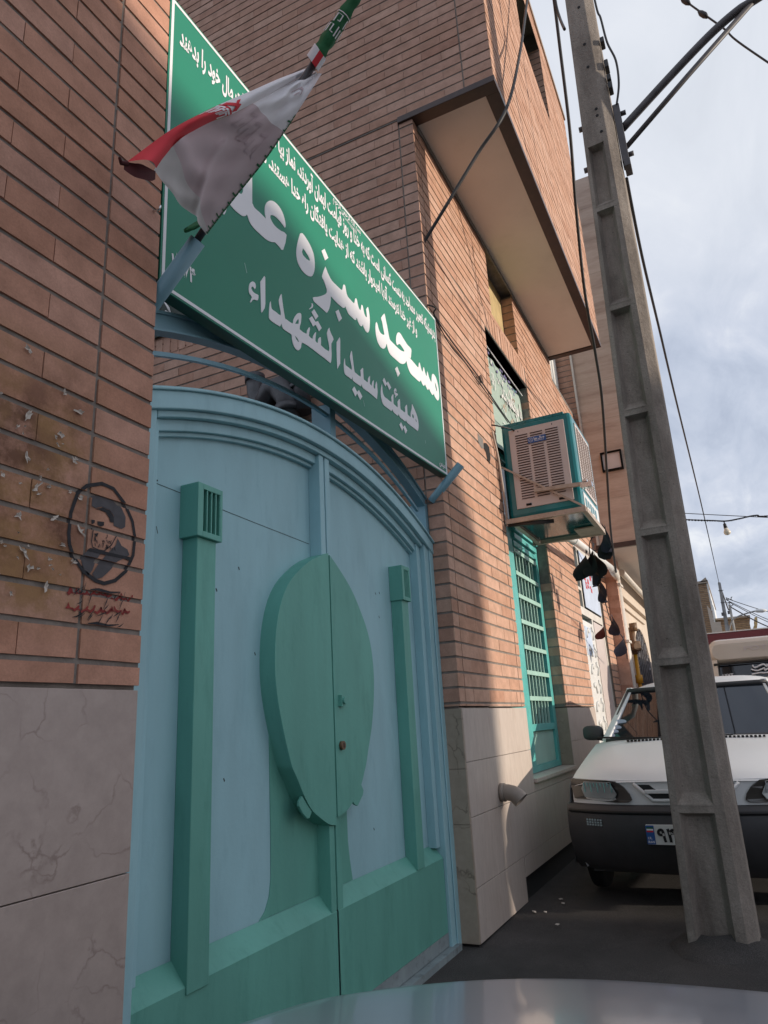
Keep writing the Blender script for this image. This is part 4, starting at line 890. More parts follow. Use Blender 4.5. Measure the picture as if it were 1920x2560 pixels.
for i in range(7):
    s = .735 + .05*i/6
    rows.append([wrap(s + .012*math.sin(2*PI*k/16), 2*PI*k/16, .0285+.0015*math.sin(k)) for k in range(17)])
m.grid(rows)
for k in range(len(m.mi)): m.mi[k] = 1 if (k % 16) in (3,4,5,10,11) else 0
m.build('white_twist', [M['flagW'], M['flagR']], FL, fix=False)
m = MB(); rows = []    # bunched green hem stuffed in the holder
for i in range(9):
    t = i/8; c = Vector((1.60,1.40,2.90)).lerp(Vector((1.555,1.425,2.862)), t) ; r = .030*math.sin(PI*(.15+.8*t))+.004
    rows.append([c + Vector((.6*math.cos(2*PI*k/12)*r, .8*math.sin(2*PI*k/12)*r, math.cos(2*PI*k/12)*r*(1+.2*math.sin(3*k)))) for k in range(13)])
m.grid(rows); m.build('green_hem', M['flagG'], FL, fix=False)
m = MB()   # green printed selvedge along the hoist
rr_ = random.Random(14)
for i in range(30):
    t0 = .01 + .66*i/30
    m.add([cloth_pt(t0,.0,.003), cloth_pt(t0+.02,.0,.003), cloth_pt(t0+.02,.022,.003), cloth_pt(t0,.022,.003)], [(0,1,2,3)])
    if i % 2 == 0: 
        l = rr_.uniform(.04,.09); m.add([cloth_pt(t0,.02,.003), cloth_pt(t0+.008,.02,.003), cloth_pt(t0+.010,l,.003), cloth_pt(t0+.002,l,.003)], [(0,1,2,3)])
m.build('printed_selvedge', M['flagG'], FL, fix=False)

# ------------------------------------------------------------------ courtyard items behind the gate
SP = thing('soil_pipe', 'dark grey plastic drain pipes and elbows on the side wall behind the gate', 'pipe', (4.15, 2.9, 3.5))
m = MB(); m.tube([(4.17,3.05,3.93),(4.17,3.04,3.78),(4.16,2.99,3.66),(4.15,2.9,3.58)], [.075,.07,.07,.07], 16); m.tube([(4.17,3.05,3.935),(4.17,3.047,3.88)], .082, 16); m.build('upright_branch', M['pvc'], SP)
m = MB(); m.tube([(4.15,2.98,3.64),(4.13,2.86,3.74),(4.12,2.78,3.74),(4.12,2.71,3.62),(4.12,2.70,3.40)], [.07,.095,.10,.09,.085], 18); m.tube([(4.12,2.71,3.56),(4.12,2.705,3.50)], .10, 18); m.build('elbow', M['pvc'], SP)
m = MB(); m.tube([(4.16,2.75,3.98),(4.16,2.70,3.86),(4.16,2.62,3.74),(4.16,2.60,3.5)], .07, 16)
for z in (3.92,3.70): m.tube([(4.16,2.73-.3*(3.95-z),z+.02),(4.16,2.72-.3*(3.95-z),z-.01)], .08, 16)
m.build('rear_branch', M['pvc'], SP)
BD = thing('wall_banner', 'dark banner with white brush writing high on the courtyard wall behind the sign', 'banner', (4.23, 4.6, 4.6))
m = MB(); m.box(4.215, 4.225, 3.55, 6.2, 4.66, 5.60); m.build('banner_cloth', M['bannerD'], BD)
m = MB(); rr_ = random.Random(8)
for i in range(26):
    y0 = rr_.uniform(3.6, 4.6); z0 = rr_.uniform(4.74, 5.3); l = rr_.uniform(.05,.22); dy = rr_.uniform(-.09,.09)
    m.tube([(4.213,y0,z0),(4.213,y0+dy*.4,z0+l*.5),(4.213,y0+dy,z0+l)], [.006,.013,.006], 5)
m.build('white_writing', M['script'], BD)
m = MB()
for i in range(70):
    y0 = 3.56+i*.02; m.box(4.209, 4.214, y0, y0+.012, 4.665+rr_.random()*.02, 4.70+rr_.random()*.05)
m.build('violet_fringe', M['violet'], BD)
# soldier course under that banner
m = MB()
for i in range(30): m.box(XR-.004, XR+.01, 3.50+i*.088, 3.575+i*.088, 4.475, 4.64)
m.build('soldier_course', M['brickS'], RB, fix=False)
# ------------------------------------------------------------------ evaporative cooler
CO = thing('air_cooler', 'teal evaporative air cooler with beige slotted panels hung outside the window', 'air cooler', (6.18, 1.2, 2.84))
x0,x1,y0,y1,z0,z1 = 5.75, 6.60, .905, 1.525, 2.845, 3.712
m = MB(); m.box(x0,x1,y0,y1,z0,z1); m.build('cabinet', M['teal'], CO, bevel=.03)
m = MB(); m.box(x0+.002, x1-.002, y0+.06, y1-.004, z1-.02, z1+.01)
for k in range(7): m.box(x0-.004, x0+.02, y0+.06+k*.08, y0+.075+k*.08, z1-.008, z1+.004)
m.build('cabinet_lid', M['teal'], CO, bevel=.004)
m = MB()
m.box(x0-.008, x0+.004, .968, 1.455, 2.92, 3.648); PA = m.build('side_panel', M['panel'], CO, bevel=.003)
m = MB()
for c, (ya, yb, zt, n) in enumerate(((1.292,1.400,3.592,26),(1.160,1.267,3.592,26),(1.026,1.133,3.592,26))):
    for k in range(n):
        z = zt - .0232*k
        if c == 1 and 2 <= k <= 4: continue
        m.box(x0-.0105, x0-.0075, ya, yb, z-.0125, z)
m.build('slot', M['slot'], PA)
m = MB()
for k in range(26):
    for (ya, yb) in ((1.292,1.400),(1.160,1.267),(1.026,1.133)):
        z = 3.592-.0232*k
        m.add([(x0-.0112,ya,z),(x0-.0112,yb,z),(x0-.017,yb,z-.0055),(x0-.017,ya,z-.0055)], [(0,1,2,3)])
m.build('louvre', M['panel'], PA, fix=False)
m = MB()
for yc in (1.347, 1.066): m.tube([(x0-.0095,yc-.022,2.946),(x0-.0095,yc+.022,2.946)], .010, 10)
for yc in (1.37, 1.07): m.box(x0-.0095, x0-.0085, yc-.003, yc+.003, 3.617, 3.632)
m.build('finger_hole', M['black'], PA)
m = MB(); m.box(x0-.020, x0-.0115, 1.133, 1.291, 3.487, 3.543); LB = m.build('label_plate', M['labelB'], CO, bevel=.002)
def text_yz(mb, s, y0_, y1_, z, h, x, bold=.02, raw=False, mi=0):
    vs, fs = text_polys(s, bold, raw); xa = min(v[0] for v in vs); xb = max(v[0] for v in vs); k = 1/(xb-xa)
    mb.add([(x, y0_+(y1_-y0_)*(v[0]-xa)*k, z+v[1]*h) for v in vs], fs, mi)
m = MB(); text_yz(m, 'جنرال پویا', 1.238, 1.142, 3.515, .030, x0-.0206, .03)
m.box(x0-.0206, x0-.0201, 1.150, 1.235, 3.499, 3.502)
pts = [(x0-.0206, 1.264+.018*math.cos(a), 3.515+.018*math.sin(a)) for a in [2*PI*i/18 for i in range(19)]]
m.tube(pts, .0015, 5); m.tube([(x0-.0206,1.272,3.510),(x0-.0206,1.264,3.520),(x0-.0206,1.256,3.510)], .002, 5); m.build('label_lettering', M['signW'], LB, fix=False)
m = MB(); m.box(x0+.11, x1-.11, y0-.008, y0+.004, 3.04, 3.64); PB = m.build('side_panel', M['panel'], CO, bevel=.003)
m = MB()
for i in range(22):
    for j in range(5):
        m.box(x0+.14+j*.12, x0+.23+j*.12, y0-.0105, y0-.0075, 3.07+i*.025, 3.083+i*.025)
m.build('slot', M['slot'], PB)
m = MB(); m.box(x0+.08, x1-.08, y0-.004, y0+.004, 2.86, 3.0); m.build('instruction_sticker', M['white'], CO)
m = MB()
for i in range(5): m.box(x0+.13+i*.11, x0+.2+i*.11, y0-.0065, y0-.0045, 2.88+.02*(i%2), 2.96)
m.build('sticker_print', M['teal'], CO)
m = MB(); m.box(x0+.03, x1-.03, y0+.03, y1-.03, 2.822, 2.8445); m.build('water_tray', M['tank'], CO)
BK = thing('support_bracket', 'rusty beige steel frame carrying the air cooler, tied back to the wall', 'bracket', (6.18, 1.56, 2.8))
m = MB()
for a, b in (((5.72,1.56,2.815),(5.72,.88,2.815)),((6.62,1.56,2.815),(6.62,.88,2.815)),((5.742,.895,2.815),(6.598,.895,2.815)),((5.742,1.50,2.815),(6.598,1.50,2.815))): m.bar(a, b, .04, .04)
m.box(6.3, 6.598, .916, 1.1, 2.80, 2.812); m.build('tray_frame', M['steel'], BK)
m = MB(); m.bar((5.715,1.56,3.328),(5.715,.888,2.835), .016, .016); m.bar((6.64,1.56,3.33),(6.64,.888,2.835), .016, .016); m.build('brace', M['steel'], BK)
m = MB(); m.bar((5.70,1.28,3.044),(5.70,.84,3.022), .028, .030, mi=0); m.build('wooden_batten', M['steel'], BK)
m = MB(); m.box(5.675, 5.73, .80, .895, 2.985, 3.03); m.box(5.67,5.735,.835,.87,3.031,3.05); m.build('clamp', M['chrome'], BK, bevel=.002)
m = MB(); m.tube([(5.73,1.55,2.79),(5.74,1.3,2.775),(5.76,1.16,2.77)], .018, 8); m.build('drain_hose', M['cable'], BK)
# banner and bead garland in the window head
WB = thing('window_banner', 'sage green cloth banner with white and orange script in the window head above the cooler', 'banner', (6.5, 1.645, 3.6))
m = MB(); rows = []
for i in range(31):
    x = 5.80 + 1.41*i/30; rows.append([(x, 1.648+.006*math.sin(i*1.3)+.004*math.sin(j*1.1), 3.66 + .96*j/12) for j in range(13)])
m.grid(rows); m.build('banner_cloth', M['banner'], WB, fix=False)
m = MB(); rr_ = random.Random(6)
def squiggle(x, z, w, h, n=6): return [(x + w*i/(n-1), z + h*rr_.uniform(-.5,.5)) for i in range(n)]
for i in range(22):
    q = bez(squiggle(rr_.uniform(5.95,7.0), rr_.uniform(3.95,4.55), rr_.uniform(.04,.14), rr_.uniform(.05,.16)), 3); ribbon(m, q, .010, 1.636, 0 if i % 3 else 1)
text_on(m, 'یا سیدالشهداء', (6.35,4.30), (7.12,4.32), .24, 1.6355, .03)
m.build('banner_script', [M['script'], M['scriptO']], WB, fix=False)
m = MB()
for i in range(60):
    x = 5.79 + rr_.random()*.10; z = 3.68 + rr_.random()*.9
    if i > 35: x = 5.79 + rr_.random()*1.3; z = 4.52 + rr_.random()*.10
    m.box(x, x+.03, 1.637, 1.640, z, z+.025)
m.build('violet_border', M['violet'], WB)  # small violet patches bordering the cloth's left edge and top
BG = MB()
for i in range(44): 
    x = 5.77 + i*.0333; c = Vector((x, 1.625, 4.655)); r = .0085
    BG.add([c+Vector((r,0,0)),c+Vector((0,r,0)),c+Vector((-r,0,0)),c+Vector((0,-r,0)),c+Vector((0,0,r)),c+Vector((0,0,-r))], [(0,1,4),(1,2,4),(2,3,4),(3,0,4),(1,0,5),(2,1,5),(3,2,5),(0,3,5)])
BG.tube([(5.75,1.625,4.664),(7.23,1.625,4.664)], .003, 5)
o = BG.build('bead_garland', M['signW'], None); tag(o, 'string of small white beads along the top of the sage window banner', 'garland')

# ------------------------------------------------------------------ black pennant bunting
BU = thing('bunting', 'string of black cloth pennants blown about beside the cooler', 'bunting', (7.0, 1.1, 2.5))
STR = [(6.62,.905,2.86),(6.9,.95,2.93),(7.15,1.12,2.84),(7.35,1.13,2.56),(7.8,1.145,2.36),(8.6,1.22,2.22),(9.2,1.19,2.06),(10.1,1.3,1.9)]
def bz3(L, n=6):
    out = []
    L = [Vector(p) for p in L]
    for i in range(len(L)-1):
        p0=L[max(i-1,0)];p1=L[i];p2=L[i+1];p3=L[min(i+2,len(L)-1)]
        for k in range(n):
            t=k/n; out.append(.5*((2*p1)+(-p0+p2)*t+(2*p0-5*p1+4*p2-p3)*t*t+(-p0+3*p1-3*p2+p3)*t**3))
    return out+[L[-1]]
m = MB(); m.tube(bz3(STR), .006, 6); m.build('string', M['cable'], BU)
def pennant(c, w, h, lean, tw, mat, seed=0):
    """small cloth pennant, rounded and curled by the wind"""
    r_ = random.Random(seed); rows = []; c = Vector(c)
    for i in range(11):
        t = i/10; half = w*.5*(1-t*.25)*math.sqrt(max(0, 1-(max(0,t-.5)/.5)**2.6)) if t > .5 else w*.5*(.45+.43*t*1.8)
        row = []
        for j in range(9):
            s = -1 + j/4; ang = tw*t
            dx = half*s*math.cos(ang); dy = half*s*math.sin(ang)
            row.append(c + Vector((dx + lean[0]*t, dy + lean[1]*t + .03*math.sin(2.5*s+4*t+seed)*t, -h*t)))
        rows.append(row)
    m = MB(); m.grid(rows); return m.build('pennant', mat, BU, fix=False)
pennant((6.86,.93,2.97), .22, .30, (.0,-.03), 1.2, M['clothN'], 1); pennant((6.90,.91,2.95), .22, .34, (-.02,.02), 1.5, M['cloth'], 2)
pennant((7.18,1.08,2.86), .24, .34, (-.05,.08), 1.2, M['cloth'], 3); pennant((7.20,1.16,2.80), .26, .30, (.0,.12), 1.6, M['cloth'], 4); pennant((7.22,1.10,2.78), .24, .28, (.0,-.04), 1.3, M['cloth'], 5)
pennant((7.30,1.13,2.66), .14, .22, (.02,.02), 1.5, M['clothN'], 6); pennant((7.52,1.13,2.56), .20, .26, (.03,-.02), 1.4, M['clothN'], 7)
pennant((8.55,1.20,2.30), .22, .24, (.02,-.02), 1.4, M['clothN'], 8); pennant((8.42,1.27,2.20), .18, .18, (-.02,.08), 1.3, M['clothR'], 9); pennant((9.1,1.17,2.10), .22, .24, (.0,.10), 1.5, M['clothN'], 10)
pennant((7.40,1.12,2.72), .12, .26, (.02,.02), 1.0, M['cloth'], 11)
# white awning pipe and downpipe
AP = MB(); AP.tube([(7.18,1.50,2.97),(7.20,1.34,2.962),(7.29,1.30,2.955),(8.4,1.30,3.012),(10.15,1.30,3.115)], .042, 12)
AP.tube([(7.30,1.30,2.955),(7.36,1.30,2.958)], .05, 12)
o = AP.build('awning_pipe', M['white'], None); tag(o, 'white horizontal pipe running under the cooler past the pennants', 'pipe')
DP = thing('downpipe', 'cream drainpipe down the brick pilaster beside the shop door', 'drainpipe', (11.3, 1.45, 0))
m = MB(); m.tube([(10.12,1.32,3.11),(10.9,1.38,3.16),(11.2,1.42,3.18)], .05, 10); m.tube([(11.2,1.44,3.30),(11.2,1.44,.1)], .07, 12); m.build('pipe', M['whiteM'], DP)
m = MB()
for z in (3.05, 2.2, 1.3): m.box(11.05, 11.35, 1.36, 1.50, z, z+.035)
m.build('pipe_clip', M['whiteM'], DP)
GM = thing('gas_riser', 'yellow gas pipe with bronze valve fittings beside the arched window', 'gas pipe', (11.6, 1.36, 0))
m = MB(); m.tube([(11.55,1.36,0),(11.55,1.36,2.05)], .03, 10); m.tube([(11.55,1.36,1.62),(11.55,1.36,1.74)], .055, 10); m.build('yellow_pipe', M['yellow'], GM)
m = MB(); m.tube([(11.55,1.36,2.05),(11.55,1.36,2.46)], .045, 10); m.tube([(11.46,1.30,2.16),(11.64,1.42,2.16)], .06, 10); m.tube([(11.55,1.36,2.10),(11.55,1.36,2.24)], .10, 12); m.tube([(11.55,1.33,2.40),(11.55,1.33,2.52)], .06, 10); m.build('valve', M['brass'], GM)

# ------------------------------------------------------------------ pvc elbow stub in the plinth
EB = thing('drain_elbow', 'short taupe plastic elbow pipe sticking out of the marble plinth', 'pipe', (4.87, W, .735))
m = MB(); cl = [(4.872,W+.01,.738),(4.872,1.53,.738),(4.872,1.507,.737),(4.872,1.478,.730),(4.872,1.452,.715),(4.872,1.425,.688)]
m.tube(cl, .052, 20, cap=False); m.tube([(4.872,1.560,.738),(4.872,1.530,.738)], .058, 20); m.tube([cl[-2], cl[-1]], [.0545,.0545], 20, cap=False); m.build('elbow_body', M['pvcT'], EB)
m = MB(); m.tube([(4.872,1.434,.697),(4.872,1.433,.696)], .048, 20); m.build('pipe_mouth', M['black'], EB)

# ------------------------------------------------------------------ concrete utility pole
UP = thing('utility_pole', 'big tapering precast concrete utility pole with recessed panels, in front of the white car', 'utility pole', (4.55, .32, 0))
def pl_(z): return .497 - .0292*z if z < 8 else .26     # left edge (Y)
def pr_(z): return .135 - .0055*z
XF, XB_ = 4.455, 4.645
m = MB(); ZT = 8.2
DIV = [(-.05,.660),(.705,1.450),(1.495,2.225),(2.27,3.015),(3.06,3.785),(3.83,4.575),(4.62,5.13)]
zs = [-.1]
def outer(z):
    l, r = pl_(z), pr_(z)
    return [(XF+.0,l-.012),(XF-.012,r+.062),(XF+.03,r+.004),(XB_-.01,r),(XB_,l)]
lev = sorted({-.1, ZT} | {q for d in DIV for q in d if q > 0})
for i in range(len(lev)-1):
    za, zb = lev[i], lev[i+1]; a = outer(za); b = outer(zb); n_ = 5
    for k in range(n_):
        k2 = (k+1) % n_
        inpanel = any(d[0] <= (za+zb)/2 <= d[1] for d in DIV)
        if k == 0 and inpanel:
            # recessed front: flanges, sloping cheeks, back plate
            def row(z, top=False):
                (xa, ya), (xb, yb) = outer(z)[0], outer(z)[1]
                def at(f, dx): return (xa+(xb-xa)*f+dx, ya+(yb-ya)*f, z)
                return [at(0,0), at(.15,0), at(.26,.055), at(.70,.055), at(.81,0), at(1,0)]
            lo = row(za); hi = row(zb); e = min(.03, (zb-za)*.1)
            for q in range(5):
                if q in (0, 4): m.add([lo[q],lo[q+1],hi[q+1],hi[q]], [(0,1,2,3)])
            li_ = row(za+(.055 if za > 0 else .03)); hi_ = row(zb-.02)
            m.add([lo[1],lo[4],hi[4],hi[1],li_[2],li_[3],hi_[3],hi_[2]], [(0,1,5,4),(1,2,6,5),(2,3,7,6),(3,0,4,7),(4,5,6,7)])
            # second small step inside the cheeks
            continue
        m.add([(*a[k],za),(*a[k2],za),(*b[k2],zb),(*b[k],zb)], [(0,1,2,3)])
    if i == len(lev)-2: m.add([(*p,zb) for p in b], [(0,1,2,3,4)])
m.build('pole_shaft', M['concrete'], UP, bevel=.006)
m = MB()
for z, f in ((6.42,.5),(6.05,.5),(5.83,.5),(5.43,.55),(5.37,.55),(5.22,.6),(6.9,.5)):
    yc = pl_(z)*(1-f)+pr_(z)*f; m.tube([(XF-.0125,yc,z),(XF+.01,yc,z)], .011, 10)
m.build('bolt_hole', M['black'], UP)
m = MB(); m.box(4.50, 4.60, .055, .103, 4.95, 5.46); m.box(4.49,4.61,.05,.095,4.90,4.96); m.build('arm_bracket', M['iron'], UP, bevel=.004)
m = MB()
for z in (5.40, 5.03): m.tube([(4.55,.06,z),(4.55,.02,z)], .018, 6)
for z in (5.40, 5.03): m.tube([(4.55,pl_(z)+.02,z),(4.55,pl_(z)-.02,z)], .020, 6)
m.build('bolt', M['iron'], UP)
m = MB(); m.tube(bz3([(4.55,.06,5.27),(4.55,-.30,5.545),(4.55,-.60,5.76),(4.55,-.80,5.87),(4.55,-.93,5.905),(4.55,-1.5,6.05),(4.55,-2.4,6.2)]), .030, 10); m.build('lamp_arm', M['iron'], UP)
m = MB(); m.tube([(4.55,.06,5.10),(4.55,-.42,5.50),(4.55,-.93,5.91)], .019, 10); m.build('lamp_arm_strut', M['iron'], UP)
m = MB(); m.tube([(4.55,-2.4,6.2),(4.55,-2.75,6.25)], [.06,.10], 12); m.tube([(4.55,-2.75,6.25),(4.55,-3.1,6.26)], [.10,.03], 12); m.build('lamp_head', M['white'], UP)
for z, dz in ((6.02,.05),(5.78,.07),(5.66,.05),(5.58,.06)):
    m = MB(); m.box(4.46, 4.54, pr_(z)-.03, pr_(z)+.0, z, z+dz); m.build('cable_clamp', M['cable'], UP, bevel=.006)

m = MB(); rows = []; rr_ = random.Random(17)
for i in range(9):
    t = i/8; rows.append([(4.55+(.08+.22*t)*math.cos(a)*(1+.15*math.sin(3*a)), .31+(.15+.20*t)*math.sin(a)*(1+.1*math.sin(2*a+1)), .055*(1-t)**1.6*(1+.15*math.sin(2*a))+.02*(1-t)-.05*t**3-.004) for a in [2*PI*k/30 for k in range(31)]])
m.grid(rows); o = m.build('ground_mound', M['asphalt'], None, fix=False); tag(o, None, None, None, 'structure')
# ------------------------------------------------------------------ cables
def cable(pts, r, label, mat='cable', n=8, twist=0):
    m = MB(); P3 = bz3(pts, n)
    if twist:
        for ph in (0, PI):
            q = []
            for i in range(len(P3)*4):
                f = i/4; k = min(int(f), len(P3)-2); p = P3[k].lerp(P3[k+1], f-k)
                q.append(p + Vector((0, math.cos(i*twist+ph)*r*.8, math.sin(i*twist+ph)*r*.8)))
            m.tube(q, r*.8, 5)
    else: m.tube(P3, r, 8)
    o = m.build('cable', M[mat], None, fix=False); return tag(o, label, 'cable')
cable([(4.305,1.572,4.72),(4.307,1.33,5.02),(4.308,1.08,5.33),(4.33,.83,5.65),(4.836,.75,6.693),(5.404,.70,7.924),(6.0,.6,9.4)], .013, 'grey cable looping from the pillar up across the overhanging soffit')
cable([(4.9,.40,7.9),(5.0,.421,7.277),(5.1,.446,6.84),(5.3,.495,6.112),(5.6,.576,5.562),(6,.658,4.952),(6.5,.704,4.584),(7,.765,4.291),(8,.945,3.846),(9,1.126,3.386),(10,1.263,3.06)], .014, 'long dark cable sagging down just left of the concrete pole')
cable([(5,.40,7.9),(5.0,.411,7.271),(4.95,.395,7.0),(4.6,.345,6.45)], .012, 'short dark cable running into the top of the concrete pole')
cable([(4.66,.10,4.93),(5.6,.113,4.878),(7.2,.110,4.982),(9.5,.108,5.15),(18,.078,5.6),(40,.08,7.3)], .012, 'black cable strung from the concrete pole to the distant pole', n=10)
cable([(4.5,.09,7.6),(4.5,.085,6.486),(4.5,.068,6.285),(4.5,.055,6.036),(4.5,.02,5.836),(4.5,.03,5.622),(4.5,.07,5.45)], .008, 'thin dark cable hanging down the right edge of the concrete pole')
cable([(6,-.4,8.3),(6,-.666,7.751),(6,-.746,7.587),(6,-.927,7.226),(6,-1.044,6.948),(6,-1.6,5.9)], .009, 'cable with two splice lumps crossing behind the lamp arm')
for p, lab in (((6,-.675,7.73),'upper taped lump on the cable near the top of the sky'),((6,-.79,7.49),'lower taped lump on the cable, just above the lamp arm')):
    m = MB(); m.tube([Vector(p)+Vector((0,.03,.06)),Vector(p)+Vector((0,.012,.02)),Vector(p)-Vector((0,.012,.02)),Vector(p)-Vector((0,.03,.06))], [.010,.026,.028,.012], 8)
    o = m.build('cable_splice', M['cable'], None); tag(o, lab, 'cable splice')
cable([(4.20,1.55,4.10),(4.234,1.50,4.074),(4.308,1.54,4.065),(4.674,1.552,4.051),(5.236,1.552,4.03),(5.442,1.552,4.007),(5.89,1.552,3.957),(6.269,1.552,3.931)], .006, 'thin black wire along the front wall from the sign to the cooler')
cable([(4.30,1.545,4.06),(4.661,1.553,3.992),(5.0,1.553,4.0),(5.271,1.553,3.97),(5.765,1.553,3.947),(6.155,1.553,3.913)], .0045, 'thinner second wire just below the black wire on the front wall')
m = MB()
for k in range(3):
    pts = [(5.34+.03*math.cos(a)*(1+.2*k), 1.545-.006*k, 4.005+.028*math.sin(a)*(1+.15*k)) for a in [2*PI*i/14 for i in range(15)]]; m.tube(pts, .0028, 5)
o = m.build('wire_coil', M['cable'], None); tag(o, 'small tangled wire coil on the front wall between sign and cooler', 'wire coil')
cable([(5.55,1.55,3.66),(5.58,1.50,3.65),(5.70,1.42,3.645),(5.76,1.40,3.64)], .007, 'short black power lead entering the side of the cooler')
cable([(5.56,1.55,3.60),(5.64,1.545,3.40),(5.66,1.54,3.2),(5.70,1.54,2.95),(5.72,1.55,2.78)], .010, 'pale hose hanging behind the cooler against the wall', 'steel')
cable([(8,.45,3.21),(8,.273,3.159),(8,-.032,3.091),(8,-.166,3.063),(8,-.296,3.066),(8,-.447,3.074),(8,-.697,3.041),(8,-2.5,3.0)], .007, 'sagging twisted flex carrying a bulb across the street', twist=1.1)
cable([(8.1,.45,3.30),(8.1,-.694,3.025),(8.1,-2.5,2.6)], .004, 'straight thin wire across the street above the bulb flex')
LBk = thing('light_bulb', 'bare light bulb in a black socket hanging from the flex against the sky', 'light bulb', (8, -.15, 3.05))
m = MB(); m.tube([(8,-.143,3.064),(8,-.143,3.04)], .006, 6); m.tube([(8,-.143,3.04),(8,-.147,2.992)], [.014,.019], 12); m.build('socket', M['cable'], LBk)
m = MB(); m.tube([(8,-.147,2.993),(8,-.149,2.975),(8,-.152,2.955),(8,-.1545,2.935),(8,-.156,2.922),(8,-.157,2.915)], [.016,.022,.033,.034,.024,.006], 16); m.build('bulb_globe', M['bulb'], LBk)

# ------------------------------------------------------------------ parked white car (front towards us)
def car_front(xn, yc, name, label, mats, full=True, sign=1, dims=None):
    T = thing(name, label, 'car', (xn+sign*2, yc, 0))
    def X(d): return xn + sign*d
    hw = .77
    def nose(y): return .16*(abs(y)/hw)**3.2
    def hoodz(v, y): return .778 + .215*(v**.85) + .018*(1-(y/.72)**2) - .03*max(0,(abs(y)-.6)/.19)**2
    body = MB(); P = []
    for i in range(15):
        v = i/14; row = []
        for j in range(33):
            y = -hw + 2*hw*j/32; d = nose(y) + v*(1.02 - nose(y)*.55)
            z = hoodz(v, y) - (.028*(1-v*6)**2 if v < 1/6 else 0)
            row.append((X(d), yc+y, z))
        P.append(row)
    body.grid(P)
    # flanks
    for s in (-1, 1):
        rows = []
        L_ = 4.0
        for i in range(41):
            d = nose(hw) + (L_-nose(hw))*i/40; v = min(1, max(0,(d-nose(hw))/1.0)); zt = hoodz(v, s*hw) if d < 1.1 else .93 + .02*math.sin((d-1.1)*1.1)
            row = []
            for j in range(9):
                t = j/8; z = zt + (.22-zt)*t; bulge = .025*math.sin(PI*min(1,t*1.15)) - (.05*(t-.75)*4 if t > .75 else 0)
                for wc in (.68, 3.05):
                    rr2 = (d-wc)**2 + (z-.27)**2
                row.append((X(d), yc + s*(hw + bulge), z))
            rows.append(row)
        body.grid(rows)
    # cabin shell
    zc = .99
    def ring(d, z, hw_): return [(X(d), yc-hw_, z), (X(d), yc+hw_, z)]
    roof = [(1.62,1.385,.545),(1.75,1.435,.56),(2.4,1.485,.575),(3.0,1.44,.57),(3.35,1.38,.55)]
    rows = []
    for d, z, h_ in roof: rows.append([(X(d), yc + h_*k/8*1.0, z - .05*(abs(k)/8)**4) for k in range(-8, 9)])
    body.grid(rows)
    B = body.build('car_body', mats['body'], T, fix=False)
    for s in (-1, 1):   # pillars and gutters
        m = MB(); m.bar((X(1.05), yc+s*.675, .985), (X(1.66), yc+s*.535, 1.385), .06, .05); m.bar((X(1.60), yc+s*.535, 1.387), (X(3.32), yc+s*.555, 1.375), .05, .05)
        m.bar((X(2.35), yc+s*.745, .93), (X(2.40), yc+s*.58, 1.40), .08, .05); m.bar((X(3.75), yc+s*.72, .93), (X(3.3), yc+s*.56, 1.38), .12, .05)
        m.build('roof_pillar', mats['body'], T, bevel=.01)
    m = MB(); rows = []
    for i in range(9):
        t = i/8; d = 1.06 + .56*t; z = .985 + .40*t; h_ = .665 - .14*t
        rows.append([(X(d - .05*(1-(k/10)**2)), yc + h_*k/10, z) for k in range(-10, 11)])
    m.grid(rows); m.build('windscreen', M['glass'], T, fix=False)
    m = MB()
    for s in (-1, 1): m.add([(X(1.2),yc+s*.735,.96),(X(3.7),yc+s*.735,.95),(X(3.3),yc+s*.57,1.36),(X(1.72),yc+s*.57,1.37)], [(0,1,2,3)])
    m.add([(X(3.8),yc-.66,.95),(X(3.8),yc+.66,.95),(X(3.36),yc+.53,1.37),(X(3.36),yc-.53,1.37)], [(0,1,2,3)])
    m.build('side_window', M['glass'], T, fix=False)
    m = MB(); m.box(min(X(.25),X(3.9)), max(X(.25),X(3.9)), yc-.70, yc+.70, .18, .70); m.box(min(X(3.78),X(4.0)), max(X(3.78),X(4.0)), yc-.72, yc+.72, .25, .95); m.build('underbody', M['bumper'], T)
    # rubber seal round the windscreen, cowl grille, wipers
    m = MB()
    lo = [(X(1.05-.055*(1-(k/10)**2)), yc+.67*k/10, .988) for k in range(-10,11)]; hi = [(X(1.615-.05*(1-(k/10)**2)), yc+.55*k/10, 1.386) for k in range(-10,11)]
    m.tube(lo, .024, 6); m.tube(hi, .022, 6)
    for s in (-1,1): m.tube([(X(1.05),yc+s*.67,.988),(X(1.615),yc+s*.55,1.386)], .013, 6)
    m.build('windscreen_seal', M['bumper'], T)
    m = MB(); 
    for s, y_ in ((1,-.05),(1,.45)): m.bar((X(.985),yc-.22+y_,1.0), (X(1.01),yc+.28+y_,1.022), .018, .014)
    m.build('wiper', M['blk'], T)
    m = MB()
    for i in range(12):
        for s in (-1,1): y_ = s*(.17+.028*i); m.box(min(X(.90),X(.935)), max(X(.90),X(.935)), yc+y_-.008, yc+y_+.008, .985, .9905+.012*(1-(y_/.72)**2))
    m.build('cowl_vent', M['blk'], T)
    # fascia: plates follow the curved nose
    def plate(poly, d0, d1, mat, nm, parent=T, bev=.004):
        m = MB(); rr = [[Vector((y, z, 0)) for y, z in poly]]; tr = tessellate_polygon(rr); n_ = len(poly)
        fr = [(X(nose(y)+d0), yc+y, z) for y, z in poly]; bk = [(X(nose(y)+d1), yc+y, z) for y, z in poly]
        m.add(fr, tr); m.add(fr+bk, [(i,(i+1)%n_,n_+(i+1)%n_,n_+i) for i in range(n_)]); return m.build(nm, mat, parent, bevel=bev)
